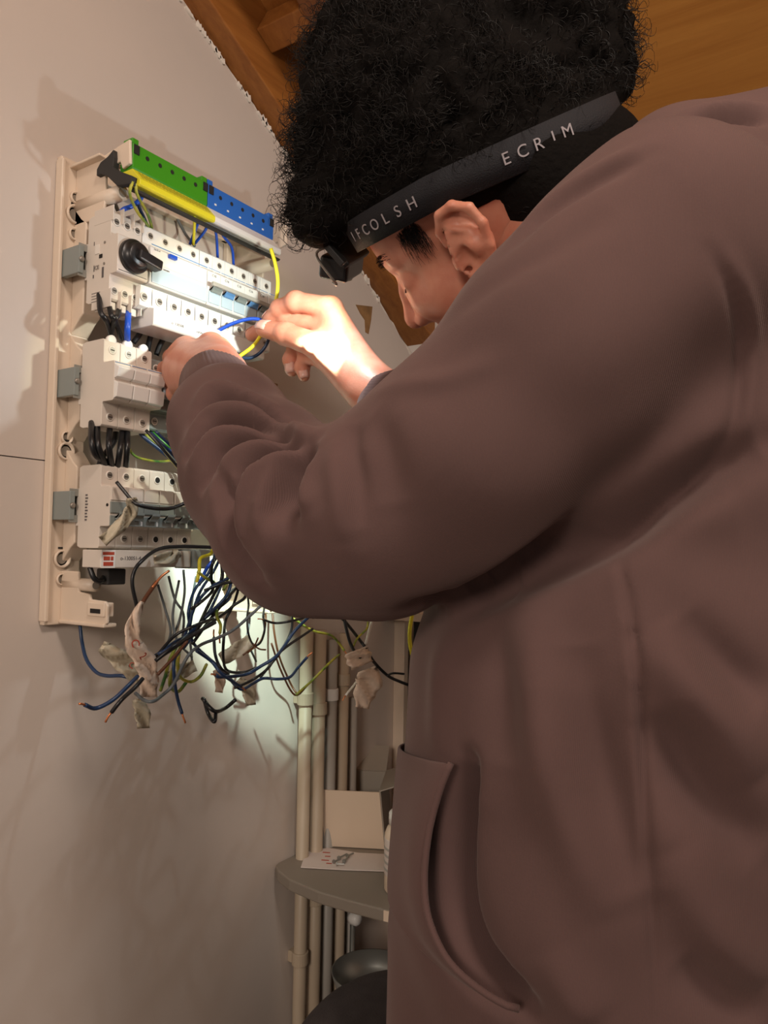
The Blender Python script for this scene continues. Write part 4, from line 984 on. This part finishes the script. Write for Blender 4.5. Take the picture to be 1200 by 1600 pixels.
MB().lathe(l0+tl*.0014, tl, [(0, 0), (.0088, 0), (.0070, .0012), (0, .0016)], 24).build('lens', EM, ht, True)
MB().obox(hp_(.108, .041, .074), [ax_x, ax_y, ax_z], (.003, .004, .014)).build('strap_buckle', M['blackm'], ht, bevel=.001)
LP = l0+tl*.006
def torch(name, energy, col, size, blend, target):
    l = bpy.data.lights.new(name, 'SPOT'); l.energy = energy; l.color = col; l.spot_size = math.radians(size); l.spot_blend = blend; l.shadow_soft_size = .006
    o = bpy.data.objects.new(name, l); COL.objects.link(o); o.location = LP; o.rotation_euler = Vector(target-LP).to_track_quat('-Z', 'Y').to_euler()
AIM = PX(305, 625, 0)
torch('head_torch_beam', 1.5, (.80, .94, 1.0), 76, .22, AIM)
torch('head_torch_rim', .8, (1.0, .88, .30), 84, .12, AIM)
torch('head_torch_added_spot', 30.0, (.74, 1.0, .86), 42, .40, PX(395, 860, 0))  # added narrow spot at the torch, brightens the lower wall
torch('head_torch_spill', 1.15, (.84, .95, 1.0), 174, .3, AIM)
# ------------------------------------------------------------------ wires
def ZM(ox, oy, s, pts): return [(ox+x/s, oy+y/s) for x, y in pts]
def wire(pts, r, m, label, group=None, b=.10, db=.0, tip=None, name='wire', n=8):
    """pts: pixels of the photograph, or (x, y, distance from the wall)"""
    q = []
    for i, p in enumerate(pts):
        bb = p[2] if len(p) > 2 else b+db*math.sin(i*1.9+len(pts))
        q.append(PX(p[0], p[1], bb))
    o = tag(MB().tube(q, r, n).build(name, M[m], None, True), label, 'wire', group); ORG[o.name] = np.array(o.location)
    if tip is not None:
        a, c = (q[0], q[1]) if tip == 0 else (q[-1], q[-2]); d = (a-c)/np.linalg.norm(a-c)
        MB().tube([a, a+d*.004, a+d*.009+np.array([0, .001, -.001])], r*.55, 6, 2).build('copper_tip', M['copper'], o, True)
    return o
def Z6(p): return ZM(230, 860, 4.8, p)
def Z4(p): return ZM(100, 860, 3, p)
def Z5(p): return ZM(400, 920, 4.286, p)
up1 = [(236, 676), (262, 702), (292, 738), (316, 790), (336, 838)]
up2 = [(228, 672), (258, 706), (288, 744), (312, 796), (332, 842)]
up3 = [(243, 674), (268, 698), (298, 732), (322, 786), (340, 836)]
GB, GK = 'blue wires in the tangle below the panel', 'black wires in the tangle below the panel'
r1 = .00165
wire(up1+Z6([(700, 240), (640, 300), (600, 380), (420, 520), (330, 620), (200, 690), (60, 790)]), r1, 'wblue', 'blue wire sweeping down left from the sleeve to the long tape flag', GB, .12, .01)
wire(up2+Z6([(740, 290), (640, 420), (540, 500), (400, 600), (280, 680), (70, 820)]), r1, 'wblack', 'black wire sweeping down left from the sleeve through the whole tangle', GK, .14, .01)
wire(Z6([(640, 160), (600, 330), (440, 500), (320, 620), (230, 700), (80, 780)]), r1*1.1, 'wblue', 'thick blue wire crossing the centre of the tangle down to the long tape flag', GB, .15, .012)
wire(up3+Z6([(470, 150), (360, 290), (310, 450), (320, 560), (350, 700), (520, 860), (620, 960), (710, 1040)]), r1, 'wblue', 'blue wire running down the middle then right to the lowest black and blue ends', GB, .13, .01)
wire(Z6([(550, 10), (560, 200), (500, 330), (440, 450), (390, 560), (360, 640)]), r1*1.1, 'wblack', 'black wire running from under the elbow straight to the tangle centre', GK, .145, .01)
wire(Z6([(570, 5), (495, 90), (480, 200), (490, 300), (400, 390), (330, 440)]), r1, 'wblack', 'short black wire bending left at the top left of the tangle', GK, .16, .01)
wire(Z6([(900, 370), (760, 500), (640, 600), (520, 660), (400, 710), (300, 800), (200, 1000), (120, 1080), (50, 1130), (-20, 1125), (-90, 1070)]), r1, 'wgrey', 'long grey blue wire arching left across the tangle below the panel', None, .17, .01)
wire(Z6([(700, 230), (650, 400), (590, 520), (575, 650), (570, 800), (600, 900), (720, 915), (820, 880)]), r1, 'wblack', 'black wire hanging in a deep loop in the middle of the tangle', GK, .13, .012)
wire(Z6([(1230, 480), (1110, 600), (1040, 700), (960, 800), (850, 870), (740, 930), (560, 950), (515, 935)]), r1*1.15, 'wblue', 'blue wire coming from under the elbow to a bare end left of the tangle centre', GB, .16, .012, tip=-1)
wire(Z6([(1240, 590), (1010, 750), (900, 890), (790, 970), (660, 1030)]), r1, 'wblack', 'black wire slanting from the elbow down to the lowest blue ends', GK, .15, .01)
wire(Z6([(1200, 800), (1130, 880), (1070, 950), (980, 965), (870, 960), (790, 1000), (700, 1040), (600, 940), (520, 850)]), r1*1.1, 'wblue', 'blue wire curving down then up to a bare end before the conduit pipes', GB, .14, .008, tip=0)
wire(Z6([(500, 650), (510, 780), (550, 880), (610, 925)]), r1, 'wblack', 'short black wire with a bare upper end in the tangle middle', GK, .14, .01, tip=0)
wire(Z6([(740, 270), (760, 400), (750, 500), (760, 630), (800, 710), (850, 690), (880, 600), (870, 500), (885, 380)]), r1*.8, 'wblack', 'thin black wire forming a narrow upright loop before the bright wall', GK, .11, .01)
wire(Z6([(870, 520), (960, 545), (1080, 530), (1230, 490)]), r1*.9, 'wblack', 'thin black wire running level to the right before the bright wall', GK, .12, .01, tip=0)
wire(Z6([(1085, 450), (1080, 600), (1000, 760), (930, 850), (850, 950)]), r1, 'wblack', 'black wire slanting down from the elbow before the bright wall', GK, .13, .008)
wire(Z6([(240, 760), (200, 830), (205, 980), (230, 1120), (262, 1225)]), r1*1.1, 'wblue', 'dark blue wire hanging straight down with a bare end left of the black hook', None, .14, .004, tip=-1)
wire(Z6([(510, 540), (330, 640), (200, 720), (60, 830)]), r1*1.15, 'wblack', 'thick black wire running down left to the bottom of the long tape flag', GK, .18, .006)
wire(Z6([(415, 1110), (470, 1180), (520, 1208), (590, 1180), (662, 1120)]), r1*1.3, 'wblack', 'short black wire hook hanging lowest in the middle of the tangle', None, .15, .01)
wire(Z6([(425, 1112), (460, 1230), (505, 1285), (515, 1205)]), r1*1.2, 'wblack', 'small black wire loop dangling under the hook shaped wire', None, .155, .01)
wire(Z6([(710, 235), (620, 240), (560, 252), (430, 300)]), r1, 'wblack', 'short black wire running level at the top of the tangle', GK, .16, .004)
wire(Z6([(300, 680), (200, 800), (80, 930)]), r1, 'wbrown', 'dark brown wire slanting down to the left of the tangle', None, .16)
wire(up2[1:]+Z6([(480, 20), (400, 60), (390, 150), (372, 240)]), r1*1.2, 'wyel', 'bright yellow wire coming down beside the elbow at the top of the tangle', None, .11)
wire(up1[1:]+Z6([(520, 30), (450, 130), (385, 262)]), r1*1.2, 'wblueb', 'bright blue wire coming down beside the elbow at the top of the tangle', None, .12)
wire(Z6([(380, 160), (430, 200), (500, 238)]), r1, 'wyg', 'short yellow wire stub with bare copper end at the top of the tangle', None, .15, tip=-1)
wire(Z6([(600, 100), (600, 230), (570, 300)]), r1, 'wyg', 'short yellow wire piece between dark wires by the elbow', None, .15)
wire(Z6([(520, 440), (525, 500), (550, 560), (545, 625)]), r1, 'wyg', 'yellow wire piece with bent bare end in the middle of the tangle', None, .15, tip=-1)
wire(Z6([(230, 700), (170, 820), (140, 930), (100, 1050)]), r1*1.2, 'wyg', 'ochre yellow wire hanging behind the white tape flag', None, .09, .01)
wire(Z6([(250, 720), (230, 850), (250, 950), (330, 985), (400, 940), (445, 855)]), r1*1.1, 'wyg', 'ochre yellow wire curling upward right of the tape flags', None, .10, .01)
wire(Z6([(240, 760), (190, 900), (170, 1010), (230, 1060), (300, 980)]), r1*1.2, 'wyg', 'ochre yellow wire loop low in the tangle', None, .08, .01)
wire(Z4([(345, 590), (300, 635), (230, 700), (150, 740), (98, 724)]), r1*1.15, 'wblue', 'blue wire end pointing left below the tape flags', None, .17, .004, tip=-1)
wire(Z4([(370, 600), (330, 645), (270, 700), (222, 760)]), r1*1.15, 'wblack', 'black wire end pointing down left below the tape flags', None, .18, .004, tip=-1)
wire(Z4([(560, 460), (640, 350), (700, 250), (740, 150), (745, 60)]), r1, 'wblue', 'short blue wire rising steeply beside the elbow, right one of two', GB, .12, .015)
wire(Z4([(600, 440), (680, 330), (760, 230), (830, 150)]), r1*1.1, 'wblack', 'short thick black wire rising right toward the elbow', GK, .13, .012)
wire(Z4([(560, 420), (600, 300), (640, 190), (700, 100), (735, 30)]), r1, 'wblue', 'short blue wire rising steeply beside the elbow, left one of two', GB, .135, .01)
wire(Z4([(590, 350), (610, 270), (680, 180), (790, 120)]), r1, 'wblue', 'blue wire with a sharp bend near the top of the tangle', GB, .15, .01)
wire(Z4([(430, 500), (520, 400), (620, 350), (700, 320)]), r1, 'wblack', 'short black wire rising right across the tangle centre', GK, .15, .01)
wire(Z4([(620, 470), (690, 520), (740, 580), (830, 640)]), r1, 'wblue', 'short blue wire with a bare tip above the hook shaped black wire', GB, .17, .008, tip=-1)
wire(Z4([(840, 490), (890, 450), (910, 410)]), r1*.6, 'wbrown', 'thin brown twig like wire end before the bright wall', None, .11, .004)
wire(Z4([(885, 440), (915, 462), (945, 466)]), r1*.6, 'wbrown', 'thin brown wire sprig pointing right before the bright wall', None, .11)
# wires behind: grey shadowed strands against the lit wall
for k, p in enumerate([[(440, 160), (470, 260), (500, 380), (470, 470)], [(490, 120), (520, 230), (560, 300), (555, 420)], [(560, 90), (565, 200), (540, 330), (500, 420)], [(940, 250), (945, 330), (925, 420), (860, 480)], [(975, 250), (985, 380), (1010, 500), (1060, 620), (1090, 670)], [(620, 120), (600, 240), (590, 380), (600, 520)], [(860, 180), (870, 320), (860, 420), (900, 520)], [(540, 140), (510, 300), (530, 420), (600, 500)]]):
    wire(Z4(p), r1*.9, 'wbrown' if k in (3, 4) else 'wgrey', ['leftmost', 'second from left', 'fourth from left', 'seventh from left', 'rightmost', 'fifth from left', 'sixth from left', 'third from left'][k]+' of the dull wires hanging close to the wall behind the tangle', 'dull wires close to the wall', .03+.008*(k % 4), .008)
wire([(482, 1069, .09), (461, 1086, .09), (440, 1050, .08), (424, 1005, .08)], r1*.8, 'wbrown', 'thin brown wire drooping to the left of the conduit pipes', None)
wire(Z5([(560, 440), (510, 480), (440, 550), (370, 620), (270, 708)]), r1, 'wyg', 'olive yellow wire crossing in front of the conduit pipes', None, .10, .004)
wire(Z5([(250, 200), (380, 280), (500, 310), (560, 370), (592, 415)]), r1, 'wyg', 'yellow brown wire with bare end over the top of the conduit pipes', None, .11, .004, tip=-1)
wire(Z5([(380, 190), (500, 180), (570, 195), (630, 260), (700, 350), (730, 390), (790, 490), (880, 580), (960, 620), (1080, 665)]), .0022, 'wblack', 'thick black wire running right through the white tape flag', None, .15, .003, name='cable')
wire(Z5([(590, 200), (610, 290), (630, 360), (660, 420), (700, 460)]), .0022, 'wblack', 'second black wire entering the white tape flag from above', None, .155, .002, name='cable')
wire(Z5([(880, 580), (920, 565), (990, 570)]), .0016, 'wblack', 'short black branch wire right of the white tape flag', None, .15)
wire(Z5([(800, 165), (770, 240), (735, 370)]), .0022, 'wwhite', 'white wire running down into the right tape flag', None, .16)
wire(Z5([(690, 600), (660, 640), (600, 715)]), .0016, 'wwhite', 'white wire stub with bare copper end under the right tape flag', None, .14, tip=-1)
wire(Z5([(750, 220), (740, 270), (680, 330), (650, 390)]), .0014, 'wyg', 'yellow wire beside the white wire above the right tape flag', None, .15)
wire([(650, 930, .20), (645, 955, .20), (640, 990, .20), (643, 1018, .20), (652, 1045, .20)], .0028, 'wyel', 'yellow wire hanging down between the elbow and the body', None)
# wires around the panel
wire([(350, 853, .12), (333, 855, .12), (285, 854, .12), (248, 858, .12), (220, 878, .13), (209, 895, .13), (207, 915, .13), (214, 948, .13)], r1*1.2, 'wblack', 'black wire looping from the elbow round to the long white tape flag', None)
wire([(218, 950, .13), (228, 933, .13), (245, 909, .13)], r1*1.3, 'wbrown', 'brown wire leaving the long white tape flag with a stripped copper end', None, tip=-1)
wire([(238, 918, .131), (252, 901, .131), (264, 892, .131)], r1*.8, 'copper', 'bare copper strand above the long white tape flag', None)
wire([(322, 745, .12), (314, 759, .12), (296, 781, .12), (272, 793, .12), (248, 795, .12), (219, 790, .118), (206, 782, .112)], r1*1.2, 'wblack', 'black wire crossing the front of the bottom row breakers', None)
wire([(204, 780, .112), (196, 770, .108), (182, 753, .100)], r1*1.1, 'wblack', 'short black wire end above the yellowed tape on the bottom row', None)
wire([(125, 974, .030), (128, 1002, .035), (135, 1030, .05), (150, 1050, .07), (167, 1056, .09), (190, 1056, .11), (215, 1062, .12)], r1*1.15, 'wblue', 'dusty blue wire curving down from the lower left corner of the frame', None)
for k, p in enumerate([[(155, 460, .060), (157, 487, .075), (167, 503, .075), (176, 530, .045)], [(170, 464, .060), (173, 490, .080), (181, 503, .078), (190, 530, .045)], [(187, 466, .060), (185, 490, .080), (178, 502, .080), (172, 528, .045)]]):
    wire(p, .0028, 'wblack', 'thick black cable under the rotary switch, '+['left', 'middle', 'right'][k]+' of three', None, name='cable')
wire([(201, 478, .065), (200, 500, .082), (199, 520, .082), (199, 545, .060)], .0032, 'wblueb', 'thick blue cable between the rotary switch and the middle row', None, name='cable')
for k, p in enumerate([[(224, 508, .055), (218, 522, .05), (208, 536, .045)], [(240, 512, .055), (234, 530, .05), (230, 550, .045)], [(264, 518, .055), (252, 535, .05), (244, 555, .045)]]):
    wire(p, .0032, 'wblack', 'thick black cable behind the white busbar cover, '+['left', 'middle', 'right'][k]+' of three', None, name='cable')
for k, p in enumerate([[(143, 660, .060), (143, 688, .078), (150, 712, .078), (170, 722, .07)], [(152, 660, .060), (153, 694, .082), (163, 722, .075), (168, 736, .06)], [(172, 662, .06), (170, 694, .085), (174, 724, .075), (176, 736, .06)], [(192, 664, .06), (188, 698, .082), (184, 726, .075), (182, 736, .06)], [(199, 664, .06), (199, 695, .082), (197, 725, .075), (196, 736, .06)], [(182, 664, .05), (178, 690, .06), (160, 715, .06), (152, 735, .05)]]):
    wire(p, .0031, 'wblack', ['first', 'second', 'third', 'fifth', 'sixth', 'fourth'][k]+' thick black cable from the left between middle and bottom rows', None, name='cable')
for k, (dx, m, nm) in enumerate([(0, 'wyg', 'yellow green'), (8, 'wblack', 'black'), (-6, 'wblue', 'dark blue'), (14, 'green', 'green')]):
    wire([(214+dx, 664, .055), (232+dx, 684, .07), (262+dx, 708, .08), (290+dx, 736, .09), (316+dx*.6, 790, .10), (334+dx*.4, 850, .11)], .0022, m, nm+' wire slanting down right behind the sleeve below the middle row', None)
wire([(198, 690, .03), (206, 708, .03), (222, 717, .03), (257, 721, .03), (290, 712, .03)], .0015, 'wyg', 'thin olive wire curving on the wall between the middle and bottom rows', None)
wire([(207, 284, .108), (203, 303, .105), (214, 330, .090), (231, 352, .078), (236, 362, .066)], .0016, 'wyg', 'left of two yellow wires bending from the earth block to the top row', None)
wire([(213, 287, .108), (214, 303, .105), (229, 331, .090), (236, 350, .078), (238, 362, .066)], .0016, 'wyg', 'right of two yellow wires bending from the earth block to the top row', None)
wire([(225, 290, .09), (220, 310, .085), (206, 322, .08), (192, 328, .075), (184, 342, .065)], .0026, 'wblueb', 'thick blue wire bending behind the two yellow wires at the top row', None)
wire([(222, 296, .085), (216, 318, .08), (226, 342, .07), (234, 362, .06)], .0018, 'wblue', 'dark blue wire behind the right of the two yellow wires', None)
wire([(303, 322, .105), (304, 350, .095), (302, 382, .07)], .0017, 'wyel', 'single yellow wire dropping from the right end of the earth block', None)
for k, p in enumerate([[(317, 330, .100), (308, 352, .09), (297, 381, .065)], [(321, 331, .1), (323, 355, .09), (305, 380, .065)], [(325, 332, .1), (337, 362, .09), (340, 402, .065)], [(329, 333, .1), (348, 367, .09), (362, 387, .08), (365, 414, .065)]]):
    wire(p, .0017, 'wblueb', ['first', 'second', 'third', 'fourth'][k]+' from the left of four blue wires dropping from the neutral block', None)
wire([(176, 300, .02), (180, 318, .03), (188, 338, .05)], .0022, 'wgrey', 'grey strand behind the screw boss at the upper left of the frame', None)  # plain grey tube running out from the wall
wire([(276, 340, .006), (290, 366, .02), (304, 384, .05)], .0018, 'wgrey', 'grey strand on the wall behind the earth terminal block', None)  # plain grey tube starting close to the wall
# wires held in the fingers
def wire3(pts, r, m, label, name='wire'):
    return tag(MB().tube([P(*p) for p in pts], r, 10).build(name, M[m], None, True), label, 'wire')
wire3([(423, 388, 0.895), (430, 412, 0.900), (434, 440, 0.902), (431, 470, 0.902), (421, 498, 0.902), (410, 520, 0.905), (395, 541, 0.900), (374, 557, 0.890), (350, 575, 0.880)], .0022, 'wyel', 'bright yellow wire pinched between thumb and finger of the right hand')
wire3([(337, 519, 0.900), (365, 505, 0.902), (395, 498, 0.902), (422, 504, 0.900)], .0021, 'wblueb', 'short bright blue wire held by the right hand across the busbar cover')
wire3([(424, 508, 0.912), (418, 535, 0.915), (404, 553, 0.915), (385, 560, 0.912), (365, 552, 0.910)], .0020, 'wblue', 'dark blue wire curving below the fingers of the right hand')
# ------------------------------------------------------------------ tape flags
def flag(cl, label, m='tape', b=.14, name='tape_flag', tw=.4, db=.0, txt=None):
    """crumpled strip: cl = (x, y, half width px)"""
    c = smooth([(x, y, w) for x, y, w in cl], 5); L_ = []; nn = len(c)
    tg = np.gradient(c[:, :2], axis=0); tg /= np.linalg.norm(tg, axis=1)[:, None]; rows = []; g_ = random.Random(int(cl[0][0]))
    for i in range(nn):
        nx, ny_ = -tg[i, 1], tg[i, 0]; row = []
        for j in range(7):
            v = (j-3)/3; wv = c[i, 2]*(1+.10*math.sin(i*1.3+j)*abs(v)); bb = b+db*i/nn+.0035*math.sin(v*3+i*.7)+.0025*math.sin(i*1.9+v*5)+g_.uniform(-.0006, .0006)
            row.append(PX(c[i, 0]+nx*wv*v, c[i, 1]+ny_*wv*v, bb))
        rows.append(row)
    f = [(i*7+j, i*7+j+1, i*7+j+8, i*7+j+7) for i in range(nn-1) for j in range(6)]
    o = tag(MB().add([q for r in rows for q in r], f).build(name, M[m], None, True, solid=.0005), label, 'tape'); ORG[o.name] = np.array(o.location)
    if txt:
        for s, k, sz in txt:
            i = int(k*nn); a = rows[i][3]; d = rows[min(i+2, nn-1)][3]-rows[i-2][3]; d = d/np.linalg.norm(d); yv = rows[i][0]-rows[i][6]
            nrm = np.cross(d, yv); nrm /= np.linalg.norm(nrm); nrm = nrm if nrm[0] > 0 else -nrm
            text(s, 'handwriting', M['red'], a+nrm*.0045, np.cross(yv, nrm) if np.cross(yv, nrm) @ d > 0 else d, yv, sz, o, .0002)
    return o
flag([(222, 940, 3), (209, 972, 10), (208, 1005, 13), (226, 1032, 17), (232, 1060, 15), (232, 1089, 13)], 'long crumpled white tape flag with red marker writing hanging lower left', b=.150, txt=[('C', .40, .011), ('2', .52, .011)])
flag([(158, 1010, 9), (184, 1027, 15), (208, 1046, 17), (228, 1064, 12)], 'beige tape flag half hidden behind the long white one', m='tapey', b=.13, txt=[('C', .6, .009)])
flag([(556, 1016, 17), (560, 1026, 20), (566, 1040, 18)], 'white tape flag folded round the black wires near the pipes', b=.158)
flag([(572, 1046, 14), (577, 1062, 20), (570, 1082, 17), (566, 1106, 10)], 'crumpled beige tape flag hanging below the folded white one', b=.150, m='tape')
flag([(205, 778, 8), (206, 795, 10), (192, 817, 10), (160, 846, 9)], 'yellowed tape flag hanging across the bottom row breakers', m='tapey', b=.112, db=-.012)
flag([(214, 1092, 8), (222, 1112, 12), (224, 1138, 10)], 'dull beige tape flag lowest under the long white one', m='tapey', b=.10)
flag([(345, 1030, 9), (368, 1018, 12), (392, 1000, 10)], 'dull beige tape flag in the middle of the tangle', m='tapey', b=.08)
flag([(262, 1062, 8), (282, 1050, 11), (305, 1040, 9)], 'dull ochre tape flag behind the yellow wires in the tangle', m='tapey', b=.07)
flag([(372, 1062, 7), (388, 1080, 10), (392, 1102, 8)], 'small beige tape flag below the black and blue wire ends', m='tapey', b=.06)
flag([(338, 1046, 6), (344, 1062, 8), (342, 1082, 6)], 'small white tape flag in the lower middle of the tangle', m='tape', b=.06)
flag([(280, 862, 6), (268, 870, 9), (240, 874, 8)], 'yellowed tape piece stuck over the end of the lower strip', m='tapey', b=.098)
